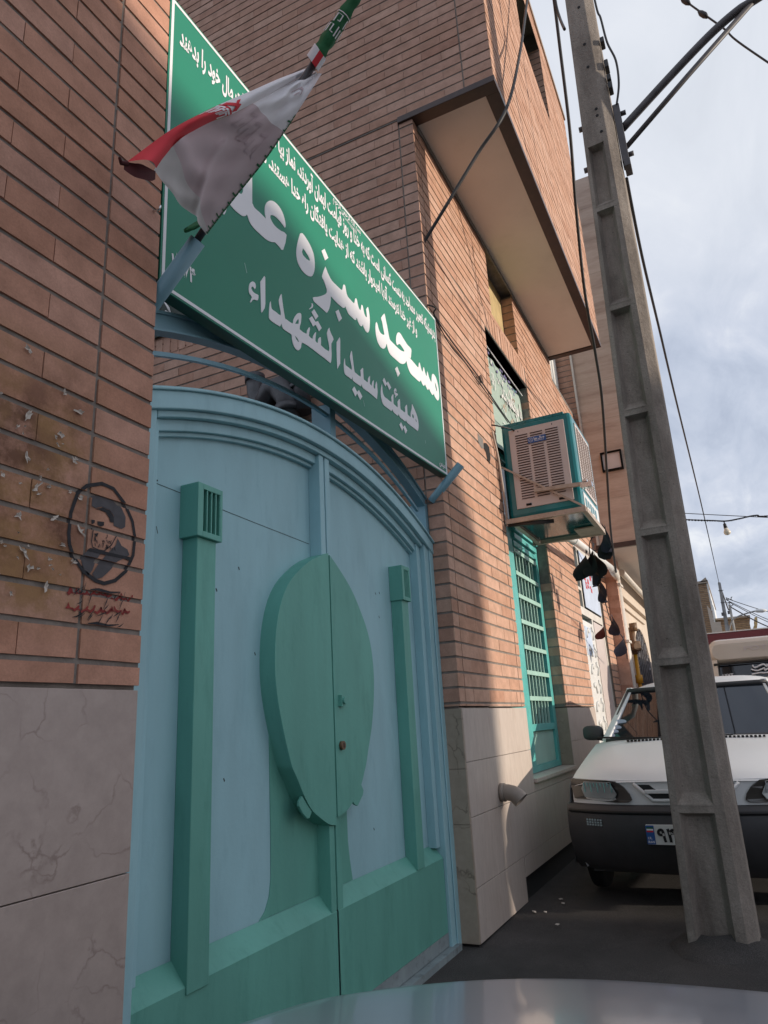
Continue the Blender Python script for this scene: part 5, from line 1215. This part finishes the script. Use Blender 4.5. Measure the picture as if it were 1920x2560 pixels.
    def rectn(y0_, y1_, z0_, z1_, n_=14): return [(y0_+(y1_-y0_)*i/n_, z0_) for i in range(n_+1)] + [(y1_+(y0_-y1_)*i/n_, z1_) for i in range(n_+1)]
    m = MB(); m.grid([[(X(nose(-.76+1.52*k/40)+.012+.02*abs(z-.70)), yc-.76+1.52*k/40, z) for k in range(41)] for z in (.625,.64,.70,.76,.775)]); m.build('front_panel', mats['body'], T, fix=False)
    rows = []
    for (z, o_) in ((.628,.03),(.615,-.035),(.56,-.06),(.50,-.065),(.43,-.06),(.36,-.03),(.25,.03),(.20,.12)):
        rows.append([(X(nose(-.80+1.6*k/32)*.95+o_), yc-.80+1.6*k/32, z) for k in range(33)])
    m = MB(); m.grid(rows); 
    for s in (-1,1): m.grid([[(X(nose(.79)+.0+.06*q), yc+s*(.80+.004*q), z) for (z,o_) in ((.62,0),(.5,0),(.36,0),(.24,0))] for q in range(8)])
    BP = m.build('front_bumper', mats['bumper'], T, fix=False)
    m = MB(); m.tube([(X(nose(-.78+1.56*k/30)*.95-.055), yc-.78+1.56*k/30, .585) for k in range(31)], .012, 6); m.build('bumper_strip', M['blk'], BP)
    for s in (-1, 1):
        hl_ = [(s*.745,.655),(s*.45,.638),(s*.36,.640),(s*.335,.655),(s*.345,.69),(s*.38,.735),(s*.43,.768),(s*.50,.776),(s*.755,.782),(s*.765,.74)]
        if s < 0: hl_ = hl_[::-1]
        H = plate(hl_, -.006, .05, M['lampD'], 'headlight')
        lens = [(s*.66,.668),(s*.45,.66),(s*.43,.69),(s*.46,.745),(s*.50,.765),(s*.655,.768),(s*.68,.72)]
        if s < 0: lens = lens[::-1]
        plate(lens, -.012, -.004, M['lampG'], 'lens', H)
        m = MB()
        for i in range(9): 
            y_ = s*(.46+.024*i); m.bar((X(nose(y_)-.0135), yc+y_, .735 if i%2 else .70), (X(nose(y_)-.0135), yc+y_+s*.004, .760), .006, .004)
        m.build('lens_fluting', M['chrome'], H)
        F = plate([(s*.66,.495),(s*.54,.49),(s*.53,.52),(s*.55,.545),(s*.66,.548),(s*.675,.52)][::s], -.068, -.05, M['lampD'], 'fog_light')
        m = MB()
        for i in range(6):
            for j in range(3): 
                y_ = s*(.55+.019*i); m.box(min(X(nose(y_)-.074),X(nose(y_)-.068)), max(X(nose(y_)-.074),X(nose(y_)-.068)), yc+y_-.006, yc+y_+.006, .50+.015*j, .511+.015*j)
        m.build('led', M['lampG'], F)
    G_ = plate([(-.30,.748),(-.20,.66),(.20,.66),(.30,.748)], .008, .06, M['blk'], 'grille')
    m = MB(); m.bar((X(.004),yc-.25,.706),(X(.004),yc+.25,.706), .02, .024); m.build('grille_bar', mats['body'], G_, bevel=.005)
    m = MB(); m.tube([(X(.012),yc-.315,.757),(X(.012),yc-.205,.652),(X(.012),yc+.205,.652),(X(.012),yc+.315,.757)], .012, 8); m.build('grille_surround', mats['body'], G_)
    PL = plate([(-.26,.405),(.26,.405),(.26,.52),(-.26,.52)], -.085, -.07, M['plate'], 'number_plate')
    m = MB()
    bl = (.21,.26) if sign > 0 else (-.26,-.21)
    m.box(min(X(-.0862),X(-.0855)), max(X(-.0862),X(-.0855)), yc+bl[0], yc+bl[1], .408, .517); m.build('plate_band', M['labelB'], PL)
    m = MB()
    if sign > 0:
        for k, (mt) in enumerate((0,1,2)): m.box(X(-.0868), X(-.0863), yc+.215, yc+.255, .498-.010*k, .507-.010*k, mt)
        m.build('flag_mark', [M['flagG'], M['flagW'], M['flagR']], PL)
        m = MB(); text_yz(m, '\u06f9\u06f4', yc+.195, yc+.075, .425, .105, X(-.0862), .035, True); text_yz(m, '\u06f3\u06f8\u06f2', yc+.0, yc-.13, .425, .105, X(-.0862), .035, True)
        m.build('plate_digits', M['blk'], PL, fix=False)
        m = MB(); text_yz(m, 'I.R.', yc+.252, yc+.228, .437, .020, X(-.0868), .01, True); text_yz(m, 'IRAN', yc+.254, yc+.216, .415, .020, X(-.0868), .01, True); m.build('plate_letters', M['signW'], PL, fix=False)
    for s in (-1, 1):
        m = MB(); c = Vector((X(1.22), yc+s*.81, 1.055)); rows = []
        for i in range(9):
            a = -PI/2 + PI*i/8; r = max(0,math.cos(a))**.35
            rows.append([c + Vector((sign*.045*math.sin(a), math.copysign(abs(math.cos(b))**.6,math.cos(b))*.085*r, math.copysign(abs(math.sin(b))**.6,math.sin(b))*.060*r)) for b in [2*PI*k/20 for k in range(21)]])
        m.grid(rows); m.bar((X(1.24),yc+s*.78,1.02),(X(1.26),yc+s*.68,1.0), .06, .05)
        m.build('wing_mirror', M['bumper'], T, fix=False)
        for d in (.68, 3.0):
            m = MB(); m.tube([(X(d),yc+s*.70,.27),(X(d),yc+s*.80,.27)], .27, 28); w_ = m.build('wheel', M['tyre'], T, bevel=.02)
            m = MB(); m.tube([(X(d),yc+s*.79,.27),(X(d),yc+s*.806,.27)], [.17,.15], 20); m.build('wheel_rim', M['chrome'], w_)
    return T
CW = car_front(5.12, .425, 'parked_car', 'white hatchback parked facing us behind the concrete pole', dict(body=M['carW'], bumper=M['bumper']))
m = MB()   # stickers inside the windscreen
for k, (y_, z_, w_) in enumerate(((.60,1.135,.05),(.63,1.09,.045),(.645,1.06,.04),(.66,1.03,.03))):
    t = (z_-.985)/.40; d = 1.06+.56*t-.05*(1-(y_/.69)**2)
    n_ = 14; m.add([(5.12+d-.012, .435+y_-.03+w_*math.cos(2*PI*i/n_), z_+.018*math.sin(2*PI*i/n_)) for i in range(n_)], [tuple(range(n_))])
m.build('windscreen_sticker', M['poster'], CW, fix=False)
CW.rotation_euler = (0,0,math.radians(-2.6)); CW.location = (CW.location.x-2*(1-math.cos(.045)), CW.location.y-1.9*math.sin(.045), 0)

# ------------------------------------------------------------------ truck behind
TK = thing('light_truck', 'beige light truck with a maroon cargo box parked behind the white car', 'truck', (10.4, -.6, 0))
def rr2(y0_, y1_, z0_, z1_, r, n_=5):
    out = []
    for cx_, cz_, a0 in ((y1_-r,z0_+r,-PI/2),(y1_-r,z1_-r,0),(y0_+r,z1_-r,PI/2),(y0_+r,z0_+r,PI)):
        for i in range(n_+1): a = a0+PI/2*i/n_; out.append((cx_+r*math.cos(a), cz_+r*math.sin(a)))
    return out
def loft(mb, secs):
    n_ = len(secs[0][1]); vs = [(x, y, z) for x, p in secs for y, z in p]
    mb.add(vs, [(i*n_+k, i*n_+(k+1)%n_, (i+1)*n_+(k+1)%n_, (i+1)*n_+k) for i in range(len(secs)-1) for k in range(n_)], 0, True)
    mb.add([(secs[0][0], y, z) for y, z in secs[0][1]], [tuple(range(n_))])
m = MB()
loft(m, [(10.42, rr2(-1.55,.265,1.80,2.00,.10)), (10.46, rr2(-1.60,.30,1.76,2.045,.12)), (10.7, rr2(-1.62,.32,1.72,2.08,.14)), (11.6, rr2(-1.62,.32,1.72,2.10,.14))])
loft(m, [(10.30, rr2(-1.58,.28,.55,1.50,.12)), (10.40, rr2(-1.60,.30,.5,1.56,.12)), (11.6, rr2(-1.62,.32,.5,1.75,.12))])
CB = m.build('cab', M['beige'], TK, bevel=.01)
for q in (((10.36,.27,1.50),(10.46,.25,1.79)),((10.36,-1.55,1.50),(10.46,-1.53,1.79))):
    m = MB(); m.bar(q[0], q[1], .07, .07); m.build('cab_pillar', M['beige'], TK)
m = MB(); m.hexa([(10.36,-1.52,1.50),(10.36,.24,1.50),(10.7,.26,1.50),(10.7,-1.54,1.50),(10.44,-1.50,1.745),(10.44,.22,1.745),(10.7,.24,1.745),(10.7,-1.52,1.745)]); m.build('windscreen', M['glass'], TK, bevel=.02)
m = MB(); m.tube([(10.40,.27,1.742),(10.42,-.6,1.750),(10.40,-1.54,1.742)], .016, 6); m.build('visor_gap', M['blk'], TK)
m = MB(); m.box(11.4, 15.4, -1.75, .50, 1.0, 2.235); m.build('cargo_box', M['maroon'], TK, bevel=.02)
m = MB(); m.box(11.395, 15.42, -1.755, .505, 2.2355, 2.25); m.build('box_rail', M['white'], TK)
m = MB(); text_yz(m, 'FOTON', -.12, -.62, 1.895, .075, 10.408, .02, True); m.build('raised_lettering', M['panel'], TK, fix=False)
m = MB(); rr_ = random.Random(12)
for k in range(3):
    pts = bz3([(10.382+.0, -.18-.05*i+.03*math.sin(i*2+k), 1.685-.045*k+.018*math.cos(i*3+k)) for i in range(5)], 4); m.tube([Vector(p)+Vector((-.004+.26*(p[2]-1.5)*0,0,0)) for p in pts], .010, 5)
m.build('windscreen_script', M['signW'], TK, fix=False)
m = MB(); text_yz(m, '.LYXT', .20, .06, 1.58, .05, 10.375, .02, True); m.build('corner_lettering', M['signW'], TK, fix=False)
for d in (10.9, 14.4):
    for y_ in (.18, -1.5):
        m = MB(); m.tube([(d,y_-.1,.38),(d,y_+.1,.38)], .38, 24); m.build('wheel', M['tyre'], TK)

# ------------------------------------------------------------------ the silver car we stand by
SC_ = thing('silver_car', 'pale silver car bonnet across the bottom edge, reflecting sky', 'car', (.9, .05, 0))
m = MB(); rows = []
def bon(x, y):
    u = (x-.15)/1.70; v = (y-.02)/.90
    z = .905 - .215*max(0,u)**1.55 - .10*abs(v)**4 
    if u > .90: z -= 1.6*(u-.90)**2*6
    return z
NX, NY = 44, 48
for i in range(NX+1):
    u = i/NX; row = []
    for j in range(NY+1):
        v = -1 + 2*j/NY; y = .02 + .90*v; xf = 1.93 - .60*abs(v)**3.2; x = .12 + (xf-.12)*u
        z = .882 - .235*((x-.12)/1.75)**1.5 - .05*abs(v)**3
        z -= .17*max(0,(u-.86)/.14)**2.2
        z -= .10*max(0,(abs(v)-.90)/.10)**2
        row.append((x, y, z))
    rows.append(row)
m.grid(rows); m.build('bonnet', M['carS'], SC_, fix=False)
m = MB()
edge = rows[-1]; rows2 = [edge]
for dz, dx in ((.05,-.01),(.16,-.01),(.30,-.01),(.36,-.06)): rows2.append([(p[0]+dx, p[1], p[2]-dz) for p in edge])
m.grid(rows2); m.build('front_fascia', M['carS'], SC_, fix=False)
for s in (0, -1):
    m = MB(); ed = [r[s] for r in rows]; m.grid([ed, [(p[0], p[1]+(.01 if s else -.01)*-1, p[2]-.25) for p in ed], [(p[0], p[1], .28) for p in ed]])
    y_ = ed[0][1]; m.add([(.12,y_,.28),(-2.4,y_,.28),(-2.4,y_,.86),(.12,y_,.86)], [(0,1,2,3)]); m.build('fender', M['carS'], SC_, fix=False)
    for d in (.95, -1.6):
        m = MB(); m.tube([(d,y_-.08,.30),(d,y_+.03,.30)], .30, 24); m.build('wheel', M['tyre'], SC_)
m = MB()
for s in (-1,1): m.grid([[(1.985-.60*abs(v)**3.2-.01, .02+.9*v, z) for v in [s*(.5+.35*k/8) for k in range(9)]] for z in (.30,.38)])
m.build('headlight', M['lampG'], SC_, fix=False)
m = MB(); m.box(-2.4, .12, -.88, .92, .28, .84); m.build('lower_body', M['carS'], SC_)
m = MB(); m.hexa([(-.62,-.62,1.36),(-.62,.66,1.36),(-2.0,.66,1.36),(-2.0,-.62,1.36),(-.72,-.60,1.42),(-.72,.64,1.42),(-1.9,.62,1.42),(-1.9,-.58,1.42)]); m.build('roof', M['carS'], SC_, bevel=.02)
m = MB(); m.hexa([(.05,-.80,.845),(.05,.84,.845),(-2.35,.84,.845),(-2.35,-.80,.845),(-.64,-.61,1.355),(-.64,.65,1.355),(-1.98,.65,1.355),(-1.98,-.61,1.355)]); m.build('cabin_glass', M['glass'], SC_)

# ------------------------------------------------------------------ travertine neighbour
NBd = thing('stone_clad_building', 'next building with travertine clad jutting side wall beyond the cooler', 'building', (10.35, .9, 3.5))
m = MB(); m.box(10.30, 18, .78, 1.50, 3.53, 9.75); NBw = m.build('clad_wall', M['trav'], NBd)
m = MB()
for i in range(9):
    z = 4.2+.62*i; m.box(10.2985, 10.301, .78, 1.50, z, z+.004)
m.build('stone_joint', M['marbleD'], NBd)
m = MB(); m.box(10.27, 10.33, .75, 1.52, 3.455, 3.528); m.box(10.331, 18, .75, .80, 3.455, 3.528); m.build('soffit_trim', M['trim'], NBd)
m = MB(); m.box(10.32, 18, .80, 1.8, 3.50, 3.527); m.build('soffit', M['soffit'], NBd)
bk, mo = brickwork((10.29,0,0), (0,1,0), (-1,0,0), 1.505, 1.76, 3.4, 9.6, seed=31); 
mo.box(10.31, 11, 1.505, 2.0, 3.5, 9.6); bk.join(mo).build('brick_pier', [M['brickS'], M['mortar']], NBd, fix=False)
m = MB(); m.box(10.26, 10.32, 1.475, 1.503, 3.53, 9.6); m.build('corner_trim', M['whiteM'], NBd)
m = MB(); m.box(10.28, 10.34, .74, .779, 3.53, 9.75); m.build('corner_band', M['trim'], NBd)
FLt = thing('square_wall_light', 'square black framed light on the travertine side wall beyond the cooler', 'wall light', (10.29, 1.0, 4.6))
m = MB(); m.prism([[(0,0),(.30,0),(.30,.30),(0,.30)],[(.025,.025),(.025,.275),(.275,.275),(.275,.025)]], 0, .05)
m.v = [(10.295-y, 1.27-x-.30+.30-.30*0-.0, 4.60+z) for x, y, z in m.v]; m.build('light_frame', M['blk'], FLt)
m = MB(); m.box(10.27, 10.298, .97+.025, 1.27-.025, 4.625, 4.875); m.build('light_diffuser', M['panel'], FLt)
# pilaster and cream house
PI_ = MB()
bk, mo = brickwork((11.0,0,0), (0,1,0), (-1,0,0), 1.40, W, 0, 3.5, seed=33); bk.box(11.0, 11.5, 1.405, 1.56, 0, 3.5)
o = bk.build('brick_pilaster', M['brickS'], None, fix=False); tag(o, 'narrow brick pilaster between the shop door and the cream drainpipe', 'pilaster')
CH = thing('cream_house', 'cream stone house front with white arched ironwork window, farther along the street', 'house', (14, 1.55, 0))
m = MB(); m.box(11.5, 24, 1.53, 5, 0, 3.9); m.box(11.52, 24, 1.44, 1.529, 3.55, 3.9); m.box(11.52,24,1.46,1.529,3.02,3.12); m.box(11.6,15,1.49,1.529,2.86,2.90); m.build('stone_front', M['cream'], CH, bevel=.01)
m = MB(); m.tube([(11.6,1.38,3.34),(18,1.38,3.34)], .05, 10); m.build('gutter', M['whiteM'], CH)
def archw(xa, xb, z0_, zs_, off=0, n_=20):
    c = (xa+xb)/2; r = (xb-xa)/2
    return [(xa,z0_)] + [(c - (r)*math.cos(PI*i/n_), zs_ + r*.75*math.sin(PI*i/n_)) for i in range(n_+1)] + [(xb,z0_)]
m = MB(); m.prism([archw(12.35,14.75,.2,1.85), archw(12.5,14.6,.2,1.85)[::-1]], 1.46, 1.53); AW = m.build('arched_window', M['cream'], CH)
m = MB(); m.prism([archw(12.5,14.6,.3,1.85)], 1.515, 1.528); m.build('window_sheet', M['white'], AW)
m = MB()
for i in range(8):
    x = 12.62 + i*.27; top = 1.85 + 1.05*.75*math.sqrt(max(0,1-((x-13.55)/1.05)**2)); m.tube([(x,1.48,.3),(x,1.48,top)], .016, 6)
for i in range(9):
    a = PI*(i+.5)/9; m.tube([(13.55-.6*math.cos(a),1.485,1.85+.45*math.sin(a)),(13.55-.98*math.cos(a),1.485,1.85+.73*math.sin(a))], .022, 6)
for r in (.6,.85): m.tube([(13.55-r*math.cos(PI*i/18),1.485,1.85+r*.75*math.sin(PI*i/18)) for i in range(19)], .016, 6)
for i in range(7):
    for z in (.7,1.1,1.5): m.tube([(12.75+i*.27+.07*math.cos(a),1.48,z+.09*math.sin(a)) for a in [2*PI*k/10 for k in range(11)]], .011, 5)
m.build('iron_scrollwork', M['iron'], AW)

# ------------------------------------------------------------------ far end of the street
FB = thing('far_brick_house', 'old yellow brick house with a white strip facade, beyond the truck', 'house', (42, 2, 0))
bk, mo = brickwork((40,0,0), (0,1,0), (-1,0,0), .66, 6, 3.8, 7.42, seed=41, L=.42, mort=.03, depth=.03); bk.join(mo).build('brick_gable', [M['brickO'], M['mortar']], FB, fix=False); mo = MB()
mo.box(40.04, 52, .68, 6, 0, 7.42); mo.build('house_mass', M['brickO'], FB, fix=False)
m = MB(); m.box(40.2, 52, .62, .679, 0, 7.36); m.box(40.0,40.19,.60,.675,4.0,7.5); m.build('white_facade', M['white'], FB)
m = MB()
for x in (41.0,43.4): m.box(x, x+1.2, .605, .619, 5.2, 6.7)
m.build('window', M['pane'], FB)
m = MB(); m.box(39.9,52,.58,6,7.421,7.55); m.add([(39.9,.58,7.5),(39.9,1.0,7.5),(39.9,.66,7.72)], [(0,1,2)]); m.build('roof_edge', M['marbleD'], FB)
m = MB(); m.hexa([(39.6,.55,3.5),(39.6,.80,3.5),(39.62,.80,3.5),(39.62,.55,3.5),(39.6,.70,6.0),(39.6,.84,6.25),(39.62,.84,6.25),(39.62,.70,6.0)]); m.box(39.61,39.64,.35,.69,4,5.35); m.build('render_patch', M['cream'], FB)
FC = thing('far_low_house', 'low brown brick house with a rounded cornice end beyond the truck', 'house', (44, -.3, 0))
bk, mo = brickwork((43,0,0), (0,1,0), (-1,0,0), -1.02, .45, 3.5, 5.78, seed=43, L=.4, mort=.03, depth=.03); bk.join(mo).build('brick_front', [M['brickO'], M['mortar']], FC, fix=False); mo = MB()
mo.box(43.04, 52, -1.02, .6, 0, 5.78); mo.build('house_mass', M['brickO'], FC, fix=False)
m = MB(); m.box(42.8,52,-1.1,.6,5.781,5.88); m.build('roof_edge', M['marbleD'], FC)
m = MB()
for i in range(7):
    a = PI/2*i/6; m.box(42.85, 46, -1.04-.30*math.sin(a)-.08, -1.021-.28*math.sin(a), 4.9+.12*i, 5.02+.12*i)
m.build('rounded_cornice', M['yellow'] if False else M['ochre'], FC)
P2 = thing('far_utility_pole', 'distant grey concrete utility pole past the brick house', 'utility pole', (40, .1, 0))
m = MB(); m.hexa([(38.9,.04,0),(38.9,.34,0),(39.2,.34,0),(39.2,.04,0),(38.9,.0,7.2),(38.9,.13,7.2),(39.2,.13,7.2),(39.2,.0,7.2)]); m.build('pole_shaft', M['concrete2'], P2)
m = MB()
for z in (6.2,6.8): m.bar((38.88,.18,z),(38.88,-.06,z),.03,.03)
m.box(38.8,38.95,.14,.24,5.55,5.7); m.box(38.8,38.95,-.14,-.05,5.6,5.75); m.build('fittings', M['iron'], P2)
P3_ = thing('far_lattice_post', 'small distant post carrying insulators and several wires', 'utility pole', (42, -.2, 0))
m = MB(); m.tube([(42,-.22,0),(42,-.21,6.45)], .06, 8); m.build('post', M['concrete2'], P3_)
m = MB(); rr_ = random.Random(21)
for i in range(22): 
    c = Vector((42+rr_.uniform(-.2,.2), -.20+rr_.uniform(-.18,.18), 6.45+rr_.uniform(-.1,.35))); m.tube([c, c+Vector((rr_.uniform(-.1,.1),rr_.uniform(-.12,.12),rr_.uniform(-.1,.1)))], .022, 5)
m.build('insulators', M['cable'], P3_)
SLm = thing('street_lamp', 'distant street lamp with a long curved arm over the street', 'street lamp', (39.3, .05, 0))
m = MB(); m.tube(bz3([(39.1,.1,4.7),(39.1,-.18,5.28),(39.1,-.5,5.47),(39.1,-.9,5.57),(39.1,-1.30,5.64)]), .035, 8); m.build('lamp_arm', M['concrete2'], SLm)
m = MB(); m.tube([(39.1,-1.25,5.62),(39.1,-1.35,5.64),(39.1,-1.6,5.62),(39.1,-1.78,5.61)], [.04,.09,.10,.03], 10); m.build('lamp_head', M['white'], SLm)
for k, (za, yb, zb, r) in enumerate(((6.75,-3.2,5.35,.018),(6.65,-3.2,4.7,.018),(6.6,-3.2,4.5,.018),(6.35,-3.4,4.2,.03))):
    cable([(42,-.2,za),(42,-1.6,za-(za-zb)*.52),(42,yb,zb)], r, ['uppermost thin wire fanning right from the distant post','second thin wire below the uppermost one at the distant post','third thin wire, close under the second, at the distant post','thick dark wire sloping right from the distant post past the lamp'][k], 'cableG')
cable([(39.1,.08,7.25),(40,-.02,6.6),(42,-.12,6.2),(42,-.2,6.25)], .03, 'short slack cable joining the distant pole and the post', 'cableG')

# ------------------------------------------------------------------ street side behind us: what shades the gate
OP = thing('opposite_building', 'rendered building across the street with a sloping roof line', 'building', (0, -18.6, 0))
m = MB(); yb = -18.4
def sh(x, z): return (x + 2.457, z + 2.985*1.0075)
prof = [sh(-8,0),sh(4.93,-.4),sh(4.93,1.6),sh(4.90,2.55),sh(4.55,2.95),sh(3.65,3.26),sh(3.14,3.41),sh(2.77,3.53),sh(2.35,3.66),sh(1.7,3.68),sh(1.49,3.72),sh(1.2,3.86),sh(.2,4.4),sh(-1.5,5.6),sh(-8,5.6)]
prof = [(x, max(z, -.05)) for x, z in prof]
m.prism([prof], yb, yb-6, back=True); m.build('building_mass', M['opp'], OP)
m = MB()
for i in range(5): m.box(-4+i*2.0, -3+i*2.0, yb+.001, yb+.02, 1.0, 2.4)
m.build('window', M['pane'], OP)

# litter on the asphalt
for k, (x, y, l, a) in enumerate(((4.988,1.45,.024,.5),(4.996,1.38,.014,.2),(5.35,1.36,.012,1.2),(5.24,1.32,.012,.4),(4.73,1.24,.014,2.0))):
    m = MB(); c, s_ = math.cos(a), math.sin(a)
    q = [(-l,-.008),(0,-.011),(l,-.006),(l*.9,.008),(0,.010),(-l*.9,.006)]
    b = [(x+u*c-v*s_, y+u*s_+v*c, .004+.003*(i%2)) for i, (u, v) in enumerate(q)]
    m.add([(p[0],p[1],p[2]+.003) for p in b]+b, [(0,1,2,3,4,5),(6,7,8,9,10,11)]+[(i,(i+1)%6,6+(i+1)%6,6+i) for i in range(6)])
    o = m.build('litter', M['paper'], None); tag(o, ['long paper scrap on the asphalt nearest the plinth step','short paper scrap just right of the long scrap by the plinth step','tiny paper scrap farthest up by the dark plinth gap','tiny paper scrap below the farthest one by the plinth gap','lone paper scrap in the middle of the asphalt'][k], 'litter', 'paper scraps on the asphalt', 'thing')

# ------------------------------------------------------------------ sky, sun, camera
EL, AZ = math.radians(8.5), math.radians(7.0)
sd = Vector((math.sin(AZ)*math.cos(EL), -math.cos(AZ)*math.cos(EL), math.sin(EL)))
w = bpy.data.worlds.new('World'); S.world = w; w.use_nodes = True; t = w.node_tree; bg = t.nodes['Background']
sky = t.nodes.new('ShaderNodeTexSky'); sky.sky_type = 'NISHITA'; sky.sun_disc = False; sky.sun_elevation = EL; sky.sun_rotation = math.atan2(sd.x, sd.y); sky.air_density = 1; sky.dust_density = 2
tc = t.nodes.new('ShaderNodeTexCoord'); sp = t.nodes.new('ShaderNodeSeparateXYZ'); t.links.new(tc.outputs['Generated'], sp.inputs[0])
def ma(op, a, b=None):
    n = t.nodes.new('ShaderNodeMath'); n.operation = op
    for i, v in enumerate((a, b)):
        if v is None: continue
        if isinstance(v, (int, float)): n.inputs[i].default_value = v
        else: t.links.new(v, n.inputs[i])
    return n.outputs[0]
zz = ma('ADD', ma('MAXIMUM', sp.outputs[2], 0.0), .16)
cb = t.nodes.new('ShaderNodeCombineXYZ'); t.links.new(ma('DIVIDE', sp.outputs[0], zz), cb.inputs[0]); t.links.new(ma('DIVIDE', sp.outputs[1], zz), cb.inputs[1])
def cloudnoise(scale, detail, rough, stretch, rot):
    mp = t.nodes.new('ShaderNodeMapping'); mp.inputs['Scale'].default_value = stretch; mp.inputs['Rotation'].default_value = (0,0,rot); t.links.new(cb.outputs[0], mp.inputs[0])
    n = t.nodes.new('ShaderNodeTexNoise'); n.inputs['Scale'].default_value = scale; n.inputs['Detail'].default_value = detail; n.inputs['Roughness'].default_value = rough; n.inputs['Distortion'].default_value = .6
    t.links.new(mp.outputs[0], n.inputs['Vector']); return n.outputs[0]
c1 = cloudnoise(1.1, 7, .55, (1,1.6,1), .5); c2 = cloudnoise(3.6, 8, .6, (1,2.6,1), .7)
cc = ma('ADD', ma('MULTIPLY', c1, .65), ma('MULTIPLY', c2, .35))
r = ramp(t, [(.37, (4.7,5.3,6.6)), (.45, (5.6,6.2,7.5)), (.53, (6.5,7.0,8.2)), (.64, (8.6,8.9,9.5))]); t.links.new(cc, r.inputs[0])
# brighter thin cloud high over the street
d0 = Vector((.70,-.09,.70)).normalized()
dv = t.nodes.new('ShaderNodeVectorMath'); dv.operation = 'DOT_PRODUCT'; t.links.new(tc.outputs['Generated'], dv.inputs[0]); dv.inputs[1].default_value = d0
mr = t.nodes.new('ShaderNodeMapRange'); mr.interpolation_type = 'SMOOTHSTEP'; mr.inputs[1].default_value = .94; mr.inputs[2].default_value = 1.0; mr.inputs[4].default_value = .55; t.links.new(dv.outputs['Value'], mr.inputs[0])
cl = mixc(t, mr.outputs[0], r.outputs[0], (9.4,9.6,9.9))
out = mixc(t, .88, sky.outputs[0], cl)
t.links.new(out, bg.inputs['Color']); bg.inputs['Strength'].default_value = .1
sun = bpy.data.lights.new('sun', 'SUN'); sun.energy = 3.4; sun.angle = math.radians(.7); sun.color = (1, .88, .74)
so = bpy.data.objects.new('sun', sun); COL.objects.link(so); so.rotation_euler = sd.to_track_quat('Z', 'Y').to_euler(); so.location = (0,-10,12)
cam = bpy.data.cameras.new('camera'); co = bpy.data.objects.new('camera', cam); COL.objects.link(co); S.camera = co
CX, CY, CZ = Vector(CAMX), Vector(CAMY), Vector(CAMZ)   # world axes seen in (right, down, forward)
right = Vector((CX[0],CY[0],CZ[0])); down = Vector((CX[1],CY[1],CZ[1])); fwd = Vector((CX[2],CY[2],CZ[2]))
co.matrix_world = Matrix(((right.x,-down.x,-fwd.x,0),(right.y,-down.y,-fwd.y,0),(right.z,-down.z,-fwd.z,1.2),(0,0,0,1)))
cam.sensor_fit = 'VERTICAL'; cam.sensor_height = 36; cam.lens = CAMF*36/2560; cam.clip_end = 2000; cam.clip_start = .02
S.render.resolution_x = 768; S.render.resolution_y = 1024
S.view_settings.view_transform = 'Standard'; S.view_settings.look = 'None'; S.view_settings.gamma = 1; S.view_settings.use_curve_mapping = False; S.view_settings.exposure = .12
S.cycles.use_denoising = True; S.cycles.max_bounces = 6
